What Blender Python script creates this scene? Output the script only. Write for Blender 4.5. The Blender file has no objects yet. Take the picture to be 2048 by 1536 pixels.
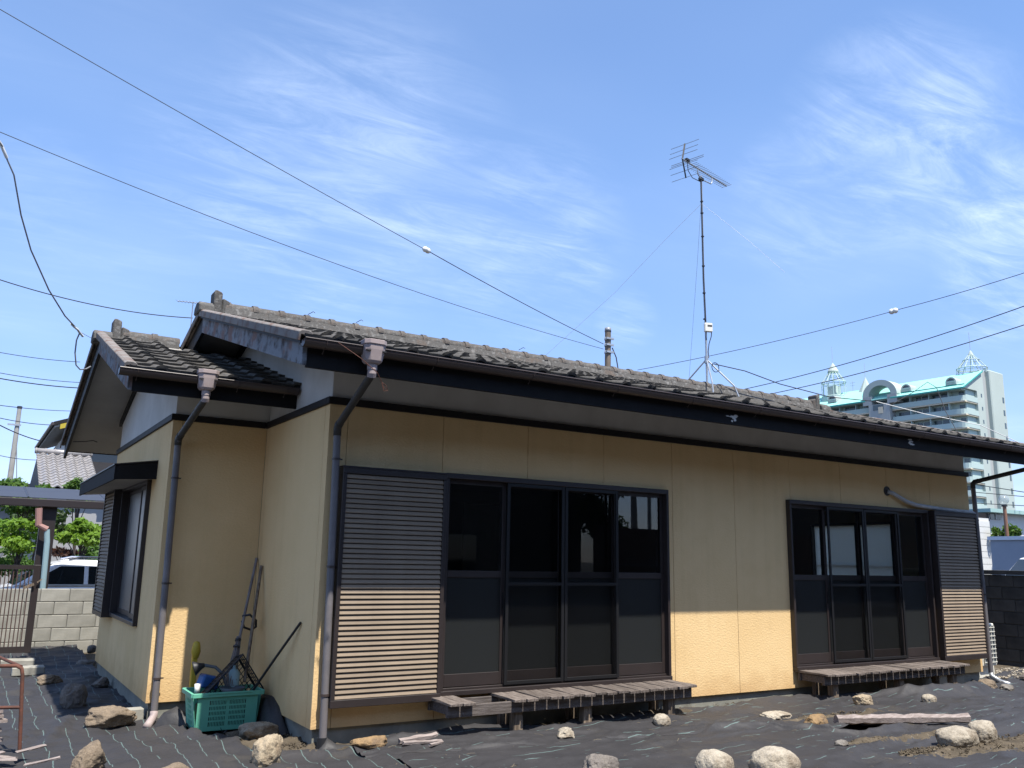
import bpy, bmesh, math, random
from mathutils import Vector, Matrix, noise
random.seed(7)
CLOUD_BLOBS = [((0.3091, 0.8513, 0.424), 2, 12, 0.7), ((0.2003, 0.8899, 0.4099), 1, 8, 0.55), ((0.4995, 0.7886, 0.3585), 1, 8, 0.7), ((0.5431, 0.7711, 0.3323), 0.5, 4, 0.9), ((0.3124, 0.9014, 0.2997), 0.5, 3.5, 0.7), ((0.7604, 0.4879, 0.4287), 1, 8, 0.9), ((0.7738, 0.4516, 0.4441), 0.5, 4, 1.4), ((0.7236, 0.573, 0.3848), 1, 6, 0.55), ((0.8322, 0.4336, 0.3455), 1, 5, 1.2), ((0.856, 0.433, 0.2824), 1, 5, 0.9), ((0.0255, 0.9385, 0.3443), 0.5, 5, 0.3), ((0.6091, 0.745, 0.2721), 0.3, 2.5, 0.5)]
SKY_TINT = (0.67, 0.71, 0.77)
CLOUD_C = (4.9, 5.35, 6.0)
SUN_E = 3.5
EXPO = 1.22
R_ = math.radians
scene = bpy.context.scene
COL = scene.collection
# ------------------------------------------------------------------ camera
cam_data = bpy.data.cameras.new('camera'); cam = bpy.data.objects.new('camera', cam_data); COL.objects.link(cam)
scene.camera = cam
cam_data.sensor_fit = 'HORIZONTAL'; cam_data.sensor_width = 36.0
cam_data.lens = 1729.4683 / 2048 * 36.0
cam_data.clip_start = 0.05; cam_data.clip_end = 5000
YAW, PITCH, ROLL = 0.5522, 0.2015, 0.0198
CAM = Vector((-2.464, -6.9058, 1.526))
fw = Vector((math.sin(YAW)*math.cos(PITCH), math.cos(YAW)*math.cos(PITCH), math.sin(PITCH)))
rt = Vector((math.cos(YAW), -math.sin(YAW), 0)); up = rt.cross(fw)
rt2 = rt*math.cos(ROLL) + up*math.sin(ROLL); up2 = -rt*math.sin(ROLL) + up*math.cos(ROLL)
cam.matrix_world = Matrix(((rt2.x, up2.x, -fw.x, CAM.x), (rt2.y, up2.y, -fw.y, CAM.y), (rt2.z, up2.z, -fw.z, CAM.z), (0, 0, 0, 1)))
# ------------------------------------------------------------------ sky, sun, exposure
SUN = Vector((0.012, -1.0, 2.08)).normalized()
SUN_EL = math.asin(SUN.z); SUN_AZ = math.atan2(SUN.x, SUN.y) % (2*math.pi)
world = bpy.data.worlds.new('World'); scene.world = world; world.use_nodes = True
wn = world.node_tree.nodes; wl = world.node_tree.links; wn.clear()
w_out = wn.new('ShaderNodeOutputWorld'); w_bg = wn.new('ShaderNodeBackground'); w_sky = wn.new('ShaderNodeTexSky')
w_sky.sky_type = 'NISHITA'; w_sky.sun_disc = False; w_sky.sun_elevation = SUN_EL; w_sky.sun_rotation = SUN_AZ
w_sky.altitude = 0; w_sky.air_density = 1.0; w_sky.dust_density = 0.3; w_sky.ozone_density = 3.0
w_bg.inputs['Strength'].default_value = 0.15
wl.new(w_bg.outputs[0], w_out.inputs[0])
def wmath(op, a, b=None, clamp=False):
    n = wn.new('ShaderNodeMath'); n.operation = op; n.use_clamp = clamp
    for i, v in enumerate((a, b)):
        if v is None: continue
        if isinstance(v, (int, float)): n.inputs[i].default_value = v
        else: wl.new(v, n.inputs[i])
    return n.outputs[0]
# thin cirrus on a layer high above: the ray direction is carried onto a flat sheet (x/z, y/z)
w_tc = wn.new('ShaderNodeTexCoord'); w_sep = wn.new('ShaderNodeSeparateXYZ'); wl.new(w_tc.outputs['Generated'], w_sep.inputs[0])
zc = wmath('MAXIMUM', w_sep.outputs[2], 0.03); zc2 = wmath('ADD', zc, 0.06)
cx_ = wmath('DIVIDE', w_sep.outputs[0], zc2); cy_ = wmath('DIVIDE', w_sep.outputs[1], zc2)
w_cmb = wn.new('ShaderNodeCombineXYZ'); wl.new(cx_, w_cmb.inputs[0]); wl.new(cy_, w_cmb.inputs[1])
def wnoise(rot, scl, scale, detail, rough, dist=0.0):
    mp = wn.new('ShaderNodeMapping'); mp.inputs['Rotation'].default_value = (0, 0, R_(rot)); mp.inputs['Scale'].default_value = scl
    wl.new(w_cmb.outputs[0], mp.inputs[0])
    nz = wn.new('ShaderNodeTexNoise'); nz.inputs['Scale'].default_value = scale; nz.inputs['Detail'].default_value = detail
    nz.inputs['Roughness'].default_value = rough; nz.inputs['Distortion'].default_value = dist
    wl.new(mp.outputs[0], nz.inputs['Vector']); return nz.outputs['Fac']
def wramp(v, a, b):
    m = wn.new('ShaderNodeMapRange'); m.inputs[1].default_value = a; m.inputs[2].default_value = b; m.clamp = True
    m.interpolation_type = 'SMOOTHSTEP'; wl.new(v, m.inputs[0]); return m.outputs[0]
def wblob(d, inner, outer):
    v = Vector(d).normalized()
    n = wn.new('ShaderNodeVectorMath'); n.operation = 'DOT_PRODUCT'; nn = wn.new('ShaderNodeVectorMath'); nn.operation = 'NORMALIZE'
    wl.new(w_tc.outputs['Generated'], nn.inputs[0]); wl.new(nn.outputs[0], n.inputs[0]); n.inputs[1].default_value = v
    return wramp(n.outputs['Value'], math.cos(R_(outer)), math.cos(R_(inner)))
streak = wnoise(62, (1.0, 3.4, 1), 2.6, 12, 0.68, 0.7)
wisp = wnoise(50, (1.4, 0.8, 1), 2.0, 6, 0.55, 0.6)
patch = wnoise(0, (1, 1, 1), 0.55, 3, 0.5)
body = wmath('MULTIPLY', wramp(streak, 0.30, 0.92), wramp(wisp, 0.12, 0.80))
areas = wmath('MULTIPLY', wramp(patch, 0.46, 0.70), 0.30)
for d, i, o, k in CLOUD_BLOBS:
    areas = wmath('MAXIMUM', areas, wmath('MULTIPLY', wblob(d, i, o), k))
veil = wmath('MULTIPLY', wramp(patch, 0.38, 0.7), 0.05)
low = wmath('MULTIPLY', wmath('SUBTRACT', 1.0, wramp(w_sep.outputs[2], 0.0, 0.42)), 0.05)
cloud = wmath('ADD', wmath('ADD', wmath('MULTIPLY', wmath('MULTIPLY', body, areas), 0.50), veil), low, clamp=True)
w_tint = wn.new('ShaderNodeMix'); w_tint.data_type = 'RGBA'; w_tint.blend_type = 'MULTIPLY'; w_tint.inputs[0].default_value = 1.0
# hazier, deeper blue towards the horizon, the same all the way round
w_hz = wn.new('ShaderNodeMix'); w_hz.data_type = 'RGBA'; wl.new(wramp(w_sep.outputs[2], 0.0, 0.50), w_hz.inputs[0])
w_hz.inputs[6].default_value = (0.41, 0.425, 0.575, 1); w_hz.inputs[7].default_value = (SKY_TINT[0], SKY_TINT[1], SKY_TINT[2], 1)
wl.new(w_sky.outputs[0], w_tint.inputs[6]); wl.new(w_hz.outputs[2], w_tint.inputs[7])
w_mix = wn.new('ShaderNodeMix'); w_mix.data_type = 'RGBA'; wl.new(cloud, w_mix.inputs[0]); wl.new(w_tint.outputs[2], w_mix.inputs[6])
w_mix.inputs[7].default_value = (CLOUD_C[0], CLOUD_C[1], CLOUD_C[2], 1)
wl.new(w_mix.outputs[2], w_bg.inputs[0])
sun_d = bpy.data.lights.new('sun', 'SUN'); sun_d.energy = SUN_E; sun_d.angle = R_(0.55); sun_d.color = (1.0, 0.95, 0.86)
sun_o = bpy.data.objects.new('sun', sun_d); COL.objects.link(sun_o); sun_o.rotation_euler = (-SUN).to_track_quat('-Z', 'Y').to_euler(); sun_o.location = (3, -10, 20)
scene.view_settings.view_transform = 'Standard'; scene.view_settings.look = 'None'; scene.view_settings.gamma = 1.0
scene.view_settings.exposure = EXPO; scene.view_settings.use_curve_mapping = False
scene.cycles.max_bounces = 8; scene.cycles.diffuse_bounces = 4; scene.cycles.transparent_max_bounces = 16
# ------------------------------------------------------------------ materials
def mat(name, c, rough=0.7, c2=None, nscale=4.0, nlo=0.35, nhi=0.65, detail=6, spec=0.4, metal=0.0, bump=0.0, bscale=40.0, bdist=0.01,
        rnd=0.0, stretch=(1, 1, 1), bdetail=4, stain=None, sscale=1.5, slo=0.5, shi=0.7, bstretch=None, coat=0.0, grain=0.0, gscale=110, streak=0.0, base=None):
    m = bpy.data.materials.new(name); m.use_nodes = True; nt = m.node_tree; n = nt.nodes; l = nt.links
    b = n['Principled BSDF']; b.inputs['Roughness'].default_value = rough; b.inputs['Metallic'].default_value = metal
    b.inputs['Specular IOR Level'].default_value = spec
    if coat: b.inputs['Coat Weight'].default_value = coat; b.inputs['Coat Roughness'].default_value = 0.08
    tc = n.new('ShaderNodeTexCoord')
    def nz(scale, st, det, rough_=0.6):
        mp = n.new('ShaderNodeMapping'); mp.inputs['Scale'].default_value = st; l.new(tc.outputs['Object'], mp.inputs[0])
        t = n.new('ShaderNodeTexNoise'); t.inputs['Scale'].default_value = scale; t.inputs['Detail'].default_value = det; t.inputs['Roughness'].default_value = rough_
        l.new(mp.outputs[0], t.inputs['Vector']); return t.outputs['Fac']
    def ramp(v, a, b_):
        r = n.new('ShaderNodeMapRange'); r.inputs[1].default_value = a; r.inputs[2].default_value = b_; l.new(v, r.inputs[0]); return r.outputs[0]
    def mix(f, a, b_):
        x = n.new('ShaderNodeMix'); x.data_type = 'RGBA'
        if isinstance(f, float): x.inputs[0].default_value = f
        else: l.new(f, x.inputs[0])
        for i, v in ((6, a), (7, b_)):
            if isinstance(v, tuple): x.inputs[i].default_value = (v[0], v[1], v[2], 1)
            else: l.new(v, x.inputs[i])
        return x.outputs[2]
    col = c
    if c2 is not None: col = mix(ramp(nz(nscale, stretch, detail), nlo, nhi), c, c2)
    if stain is not None: col = mix(ramp(nz(sscale, (1, 1, 1), 7, 0.65), slo, shi), col, stain)
    if streak > 0:      # rain streaks: darker vertical runs
        s1_ = ramp(nz(2.6, (3.5, 3.5, 0.10), 5, 0.55), 0.48, 0.78); s2_ = ramp(nz(0.9, (1, 1, 1), 4), 0.35, 0.7)
        q = n.new('ShaderNodeMath'); q.operation = 'MULTIPLY'; l.new(s1_, q.inputs[0]); l.new(s2_, q.inputs[1])
        q2 = n.new('ShaderNodeMath'); q2.operation = 'MULTIPLY'; l.new(q.outputs[0], q2.inputs[0]); q2.inputs[1].default_value = streak
        col = mix(q2.outputs[0], col, (c[0]*0.62, c[1]*0.60, c[2]*0.58))
    if base is not None:   # splash dirt along the foot of a wall: (z top, z bottom, colour)
        sp_ = n.new('ShaderNodeSeparateXYZ'); l.new(tc.outputs['Object'], sp_.inputs[0]); q = n.new('ShaderNodeMath'); q.operation = 'ADD'; l.new(sp_.outputs[2], q.inputs[0])
        q3 = n.new('ShaderNodeMath'); q3.operation = 'MULTIPLY'; l.new(nz(5, (1, 1, 1), 6), q3.inputs[0]); q3.inputs[1].default_value = 0.5; l.new(q3.outputs[0], q.inputs[1])
        q4 = n.new('ShaderNodeMath'); q4.operation = 'MULTIPLY'; l.new(ramp(q.outputs[0], base[0]+0.25, base[1]+0.25), q4.inputs[0]); q4.inputs[1].default_value = 0.6
        col = mix(q4.outputs[0], col, base[2])
    if grain > 0:
        hv0 = n.new('ShaderNodeHueSaturation'); r0 = n.new('ShaderNodeMapRange'); r0.inputs[1].default_value = 0.3; r0.inputs[2].default_value = 0.7; r0.inputs[3].default_value = 1-grain; r0.inputs[4].default_value = 1+grain
        l.new(nz(gscale, (1, 1, 1), 3, 0.8), r0.inputs[0]); l.new(r0.outputs[0], hv0.inputs['Value'])
        if isinstance(col, tuple): hv0.inputs['Color'].default_value = (*col, 1)
        else: l.new(col, hv0.inputs['Color'])
        col = hv0.outputs[0]
    if rnd > 0:
        oi = n.new('ShaderNodeObjectInfo'); hv = n.new('ShaderNodeHueSaturation')
        r = n.new('ShaderNodeMapRange'); r.inputs[3].default_value = 1 - rnd; r.inputs[4].default_value = 1 + rnd; l.new(oi.outputs['Random'], r.inputs[0])
        l.new(r.outputs[0], hv.inputs['Value'])
        if isinstance(col, tuple): hv.inputs['Color'].default_value = (*col, 1)
        else: l.new(col, hv.inputs['Color'])
        col = hv.outputs[0]
    if isinstance(col, tuple): b.inputs['Base Color'].default_value = (*col, 1)
    else: l.new(col, b.inputs['Base Color'])
    if bump:
        bp = n.new('ShaderNodeBump'); bp.inputs['Strength'].default_value = bump; bp.inputs['Distance'].default_value = bdist
        l.new(nz(bscale, bstretch or (1, 1, 1), bdetail), bp.inputs['Height']); l.new(bp.outputs[0], b.inputs['Normal'])
    return m
M = {}
YEL, YEL2 = (0.76, 0.545, 0.285), (0.71, 0.50, 0.25)
M['siding'] = mat('cream_yellow_siding', YEL, 0.85, YEL2, 1.3, 0.3, 0.7, bump=0.42, bscale=38, bdist=0.011, bdetail=6, spec=0.2, stain=(0.64, 0.44, 0.21), sscale=0.9, slo=0.5, shi=0.85, bstretch=(1, 1, 1.5), grain=0.05, streak=0.35, base=(0.45, 0.15, (0.50, 0.30, 0.13)))
M['siding_trim'] = mat('siding_corner_trim', (0.74, 0.54, 0.29), 0.8, spec=0.2)
M['sealant'] = mat('seam_sealant', (0.22, 0.13, 0.045), 0.9)
M['plaster'] = mat('pale_plaster', (0.60, 0.585, 0.55), 0.9, (0.52, 0.505, 0.47), 2.5, bump=0.3, bscale=60, bdist=0.004, spec=0.15)
M['soffit'] = mat('grey_soffit_board', (0.36, 0.34, 0.31), 0.85, (0.30, 0.285, 0.26), 2, spec=0.2)
M['black_trim'] = mat('black_brown_trim', (0.011, 0.010, 0.010), 0.6, (0.016, 0.014, 0.014), 6, bump=0.2, bscale=30, bdist=0.003, spec=0.3)
M['fascia'] = mat('dark_painted_fascia', (0.009, 0.0085, 0.009), 0.75, (0.013, 0.012, 0.012), 7, bump=0.25, bscale=25, bdist=0.003, stain=(0.20, 0.19, 0.18), sscale=5.5, slo=0.735, shi=0.76, spec=0.2, bstretch=(0.3, 1, 3))
M['barge'] = mat('weathered_flaking_bargeboard', (0.22, 0.235, 0.255), 0.9, (0.07, 0.062, 0.06), 7, 0.47, 0.62, 9, bump=0.5, bscale=30, bdist=0.006, stain=(0.20, 0.14, 0.125), sscale=4, slo=0.52, shi=0.62, spec=0.15)
M['tile'] = mat('weathered_cement_tile', (0.070, 0.065, 0.057), 0.88, (0.122, 0.112, 0.097), 16, 0.42, 0.72, 8, bump=0.5, bscale=70, bdist=0.004, rnd=0.30, grain=0.2, stain=(0.15, 0.12, 0.09), sscale=2.2, slo=0.58, shi=0.74, spec=0.25)
M['ridge'] = mat('lichen_spotted_ridge_cement', (0.10, 0.095, 0.088), 0.92, (0.215, 0.208, 0.195), 18, 0.52, 0.70, 9, bump=0.7, bscale=45, bdist=0.01, rnd=0.15, grain=0.2, stain=(0.13, 0.10, 0.08), sscale=4, slo=0.56, shi=0.70, spec=0.15)
M['rake'] = mat('grey_rake_mortar', (0.22, 0.205, 0.19), 0.9, (0.16, 0.11, 0.09), 6, 0.45, 0.62, 8, bump=0.4, bscale=35, bdist=0.006, rnd=0.12, spec=0.15)
M['gutter'] = mat('dark_brown_gutter', (0.052, 0.038, 0.034), 0.38, (0.064, 0.047, 0.042), 3, spec=0.5)
M['hopper'] = mat('faded_mauve_hopper', (0.37, 0.305, 0.29), 0.6, (0.31, 0.25, 0.24), 8, spec=0.35)
M['pipe'] = mat('weathered_grey_downpipe', (0.125, 0.12, 0.128), 0.5, (0.16, 0.145, 0.145), 5, stretch=(1, 1, 0.2), spec=0.4, stain=(0.20, 0.18, 0.18), sscale=3, slo=0.5, shi=0.7)
M['pipe_dark'] = mat('dark_downpipe', (0.030, 0.032, 0.034), 0.5, (0.045, 0.043, 0.043), 5, spec=0.4)
M['alu'] = mat('brown_aluminium', (0.026, 0.020, 0.019), 0.42, (0.032, 0.024, 0.023), 6, spec=0.5)
M['alu_black'] = mat('black_aluminium', (0.010, 0.010, 0.011), 0.45, spec=0.4)
M['slat'] = mat('brown_shutter_slat', (0.245, 0.190, 0.135), 0.7, (0.205, 0.157, 0.112), 5, spec=0.3, rnd=0.10, grain=0.05)
M['concrete'] = mat('foundation_concrete', (0.25, 0.25, 0.215), 0.9, (0.19, 0.19, 0.165), 5, bump=0.3, bscale=50, bdist=0.004, stain=(0.13, 0.12, 0.10), sscale=3, slo=0.55, shi=0.75, spec=0.15)
M['wood'] = mat('weathered_grey_wood', (0.20, 0.17, 0.15), 0.9, (0.09, 0.072, 0.062), 9, 0.35, 0.65, 8, bump=0.6, bscale=30, bdist=0.006, rnd=0.22, stretch=(6, 0.8, 6), bstretch=(8, 0.8, 8), spec=0.15)
M['wood_x'] = mat('weathered_beam_wood', (0.15, 0.13, 0.12), 0.9, (0.07, 0.058, 0.052), 9, 0.35, 0.65, 8, bump=0.6, bscale=30, bdist=0.006, rnd=0.12, stretch=(0.6, 6, 6), bstretch=(0.8, 8, 8), spec=0.15)
M['wood_z'] = mat('weathered_post_wood', (0.25, 0.195, 0.145), 0.9, (0.11, 0.085, 0.065), 9, 0.35, 0.6, 8, bump=0.6, bscale=30, bdist=0.006, rnd=0.1, stretch=(6, 6, 0.6), bstretch=(8, 8, 0.8), spec=0.15)
M['log'] = mat('pale_weathered_timber', (0.34, 0.29, 0.27), 0.9, (0.20, 0.165, 0.15), 9, 0.35, 0.65, 8, bump=0.6, bscale=30, bdist=0.008, stretch=(0.5, 5, 5), bstretch=(0.6, 7, 7), spec=0.15)
M['interior'] = mat('dim_interior_wall', (0.16, 0.155, 0.14), 0.9)
M['interior_floor'] = mat('dark_tatami_floor', (0.12, 0.10, 0.06), 0.9)
M['interior_panel'] = mat('pale_sliding_door', (0.75, 0.73, 0.68), 0.9)
M['rust'] = mat('rusty_steel', (0.13, 0.052, 0.035), 0.8, (0.08, 0.04, 0.03), 12, 0.4, 0.6, 7, bump=0.4, bscale=60, bdist=0.003, spec=0.3)
M['gate_bar'] = mat('dark_rusty_bar', (0.085, 0.048, 0.04), 0.7, (0.055, 0.035, 0.03), 12)
M['hose'] = mat('pale_grey_hose', (0.42, 0.43, 0.44), 0.6, (0.32, 0.33, 0.34), 9, bump=0.4, bscale=50, bdist=0.004)
M['galv'] = mat('galvanised_steel', (0.42, 0.44, 0.46), 0.4, (0.34, 0.36, 0.38), 8, metal=0.5, spec=0.5)
M['wire'] = mat('black_cable', (0.025, 0.025, 0.03), 0.6)
M['wire_grey'] = mat('grey_steel_wire', (0.24, 0.25, 0.27), 0.5, metal=0.2)
M['white_ceramic'] = mat('white_ceramic', (0.75, 0.74, 0.70), 0.25)
M['white_plastic'] = mat('ivory_plastic', (0.70, 0.68, 0.60), 0.4)
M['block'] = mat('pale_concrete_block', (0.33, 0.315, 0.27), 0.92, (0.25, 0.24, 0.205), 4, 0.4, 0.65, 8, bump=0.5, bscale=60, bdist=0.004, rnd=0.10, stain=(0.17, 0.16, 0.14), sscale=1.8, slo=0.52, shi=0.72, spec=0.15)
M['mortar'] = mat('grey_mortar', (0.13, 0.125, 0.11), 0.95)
M['block_shade'] = mat('shade_toned_block', (0.085, 0.083, 0.080), 0.92, (0.05, 0.05, 0.05), 3, 0.35, 0.65, 8, bump=0.5, bscale=60, bdist=0.004, rnd=0.12, spec=0.15)  # dark copy of the block: the wall's shade is put into the colour
M['green_plastic'] = mat('green_crate_plastic', (0.125, 0.41, 0.285), 0.45, (0.14, 0.44, 0.31), 5, spec=0.4)
M['black_plastic'] = mat('black_plastic', (0.018, 0.019, 0.022), 0.5)
M['grey_plastic'] = mat('grey_plastic', (0.09, 0.105, 0.115), 0.5)
M['blue_plastic'] = mat('blue_plastic', (0.025, 0.10, 0.30), 0.45)
M['yellow_plastic'] = mat('yellow_plastic', (0.50, 0.37, 0.04), 0.5, (0.42, 0.30, 0.03), 8)
M['pale_plastic'] = mat('pale_blue_plastic', (0.26, 0.38, 0.40), 0.5)
M['bamboo'] = mat('grey_bamboo', (0.23, 0.20, 0.19), 0.7, (0.14, 0.12, 0.11), 10, stretch=(1, 1, 0.3))
M['white_paint'] = mat('white_paint', (0.78, 0.78, 0.78), 0.25, coat=0.5)
M['tire'] = mat('black_rubber', (0.02, 0.02, 0.02), 0.8)
M['car_glass'] = mat('dark_car_glass', (0.012, 0.016, 0.018), 0.05, spec=0.8)
M['chrome'] = mat('chrome_trim', (0.6, 0.6, 0.6), 0.15, metal=1.0)
M['carport'] = mat('dark_carport_aluminium', (0.030, 0.024, 0.024), 0.4)
M['carport_roof'] = mat('smoky_polycarbonate', (0.045, 0.048, 0.06), 0.5, spec=0.3)
M['pink_pipe'] = mat('faded_pink_pipe', (0.30, 0.165, 0.14), 0.6)
M['blue_pipe'] = mat('pale_blue_pipe', (0.24, 0.34, 0.36), 0.6)
M['silver_tile'] = mat('silver_grey_clay_tile', (0.30, 0.28, 0.265), 0.32, (0.24, 0.225, 0.215), 3, spec=0.6, rnd=0.1)
M['white_wall'] = mat('white_render_wall', (0.62, 0.62, 0.60), 0.85, (0.56, 0.56, 0.54), 0.6)
M['grey_wall'] = mat('grey_render_wall', (0.30, 0.30, 0.30), 0.85)
M['yellow_board'] = mat('faded_yellow_board', (0.42, 0.32, 0.03), 0.7)
M['pole'] = mat('concrete_pole', (0.34, 0.33, 0.30), 0.85, (0.28, 0.27, 0.25), 3)
M['rust_pole'] = mat('stained_steel_pole', (0.20, 0.155, 0.115), 0.6, (0.14, 0.115, 0.09), 5, stretch=(1, 1, 0.4), metal=0.2)
M['bark'] = mat('bark', (0.07, 0.052, 0.04), 0.9, (0.04, 0.03, 0.024), 12, bump=0.6, bscale=25, bdist=0.01)
M['brick_tan'] = mat('orange_lamp_post', (0.24, 0.125, 0.08), 0.6)
M['shed_blue'] = mat('blue_grey_panel', (0.29, 0.325, 0.385), 0.55, (0.26, 0.295, 0.355), 1.0)
M['shed_rim'] = mat('pale_steel_rim', (0.60, 0.64, 0.70), 0.5)
M['brown_fence'] = mat('brown_fence_sheet', (0.075, 0.045, 0.035), 0.8)
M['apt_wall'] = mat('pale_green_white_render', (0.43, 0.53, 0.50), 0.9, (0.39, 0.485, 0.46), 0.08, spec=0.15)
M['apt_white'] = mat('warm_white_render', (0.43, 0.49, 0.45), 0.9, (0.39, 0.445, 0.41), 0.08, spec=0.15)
M['apt_grey'] = mat('grey_render_and_shade', (0.36, 0.38, 0.37), 0.9, spec=0.15)  # grey parts, and the shade colour of the strip beside the stair tower
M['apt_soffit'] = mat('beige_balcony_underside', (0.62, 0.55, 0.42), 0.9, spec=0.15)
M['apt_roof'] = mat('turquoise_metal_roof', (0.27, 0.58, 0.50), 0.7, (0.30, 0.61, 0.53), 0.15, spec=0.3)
M['apt_trim'] = mat('teal_roof_trim', (0.04, 0.30, 0.27), 0.5)
M['apt_glass'] = mat('dark_window_glass', (0.06, 0.085, 0.09), 0.15, spec=0.7)
M['apt_frame'] = mat('pale_green_steel_frame', (0.42, 0.52, 0.49), 0.5)
M['trim_teal'] = mat('faded_teal_trim', (0.30, 0.45, 0.42), 0.6)
def foliage(name, c, c2):
    m = mat(name, c, 0.6, c2, 1.2, 0.35, 0.65, 3, spec=0.3, rnd=0.0)
    n = m.node_tree.nodes; l = m.node_tree.links; b = n['Principled BSDF']; out = n['Material Output']
    t = n.new('ShaderNodeBsdfTranslucent'); t.inputs[0].default_value = (c[0]*1.9, c[1]*1.7, c[2]*0.8, 1); mx = n.new('ShaderNodeMixShader'); mx.inputs[0].default_value = 0.35
    l.new(b.outputs[0], mx.inputs[1]); l.new(t.outputs[0], mx.inputs[2]); l.new(mx.outputs[0], out.inputs[0]); return m
M['leaf_bright'] = foliage('bright_green_leaves', (0.11, 0.21, 0.022), (0.17, 0.27, 0.03))
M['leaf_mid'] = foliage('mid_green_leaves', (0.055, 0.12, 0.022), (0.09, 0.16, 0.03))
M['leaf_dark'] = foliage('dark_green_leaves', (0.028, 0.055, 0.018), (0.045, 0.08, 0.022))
M['leaf_red'] = foliage('dark_red_leaves', (0.07, 0.025, 0.02), (0.05, 0.035, 0.02))
M['straw'] = mat('dry_straw', (0.27, 0.22, 0.14), 0.9, (0.18, 0.145, 0.095), 10)
def glass_mat(name, tint, gl_rough=0.0, fres=1.5, trans=1.0, diff=0.0, dcol=(0.2, 0.2, 0.2)):
    m = bpy.data.materials.new(name); m.use_nodes = True; n = m.node_tree.nodes; l = m.node_tree.links; n.clear()
    o = n.new('ShaderNodeOutputMaterial'); tr = n.new('ShaderNodeBsdfTransparent'); tr.inputs[0].default_value = (*tint, 1)
    gl = n.new('ShaderNodeBsdfGlossy'); gl.inputs['Roughness'].default_value = gl_rough; lw = n.new('ShaderNodeLayerWeight'); pw_ = n.new('ShaderNodeMath'); pw_.operation = 'POWER'; l.new(lw.outputs['Facing'], pw_.inputs[0]); pw_.inputs[1].default_value = 5.0; lw.inputs[0].default_value = 0.5
    fr = n.new('ShaderNodeMapRange'); l.new(pw_.outputs[0], fr.inputs[0]); fr.inputs[3].default_value = ((fres-1)/(fres+1))**2; fr.inputs[4].default_value = 0.9 if fres > 1.1 else 0.05
    mx = n.new('ShaderNodeMixShader'); l.new(fr.outputs[0], mx.inputs[0]); gl.inputs[0].default_value = (0.9, 0.9, 0.9, 1)
    src = tr.outputs[0]
    if diff > 0:
        d = n.new('ShaderNodeBsdfDiffuse'); d.inputs[0].default_value = (*dcol, 1); t2 = n.new('ShaderNodeBsdfTranslucent'); t2.inputs[0].default_value = (*dcol, 1)
        a = n.new('ShaderNodeMixShader'); a.inputs[0].default_value = 0.8 if dcol[0] > 0.9 else 0.5; l.new(d.outputs[0], a.inputs[1]); l.new(t2.outputs[0], a.inputs[2])
        b = n.new('ShaderNodeMixShader'); b.inputs[0].default_value = diff; l.new(tr.outputs[0], b.inputs[1]); l.new(a.outputs[0], b.inputs[2]); src = b.outputs[0]
    l.new(src, mx.inputs[1]); l.new(gl.outputs[0], mx.inputs[2]); l.new(mx.outputs[0], o.inputs[0]); return m
M['glass'] = glass_mat('clear_window_glass', (0.80, 0.84, 0.84), 0.0, 1.55)
M['frost'] = glass_mat('frosted_window_glass', (0.35, 0.38, 0.38), 0.35, 1.4, diff=0.75, dcol=(0.046, 0.050, 0.051))
M['frost_back'] = glass_mat('bright_frosted_glass', (0.25, 0.26, 0.27), 0.4, 1.4, diff=0.97, dcol=(0.96, 0.93, 0.86))
M['screen'] = glass_mat('black_insect_screen', (1, 1, 1), 0.6, 1.02, diff=0.34, dcol=(0.012, 0.012, 0.012))
# rocks
def rock(name, a, b, s=(0.1, 0.09, 0.08), speck=55):
    m = mat(name, a, 0.92, b, 13, 0.36, 0.64, 10, bump=1.0, bscale=42, bdist=0.014, stain=s, sscale=5, slo=0.52, shi=0.70, bdetail=10, spec=0.15, grain=0.30, gscale=130, rnd=0.08); return m
M['rock_pale'] = rock('pale_granite', (0.40, 0.355, 0.285), (0.29, 0.25, 0.195), (0.19, 0.15, 0.11))
M['rock_cream'] = rock('cream_boulder', (0.37, 0.305, 0.215), (0.25, 0.20, 0.14), (0.15, 0.11, 0.075))
M['rock_grey'] = rock('grey_rock', (0.20, 0.185, 0.165), (0.14, 0.125, 0.11), (0.09, 0.08, 0.07))
M['rock_brown'] = rock('brown_rock', (0.23, 0.18, 0.13), (0.16, 0.125, 0.09), (0.10, 0.08, 0.06))
M['rock_orange'] = rock('ochre_rock', (0.30, 0.20, 0.105), (0.20, 0.135, 0.075), (0.15, 0.11, 0.08))
M['rock_dark'] = rock('dark_rock', (0.18, 0.16, 0.14), (0.125, 0.11, 0.10), (0.085, 0.075, 0.07))
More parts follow.
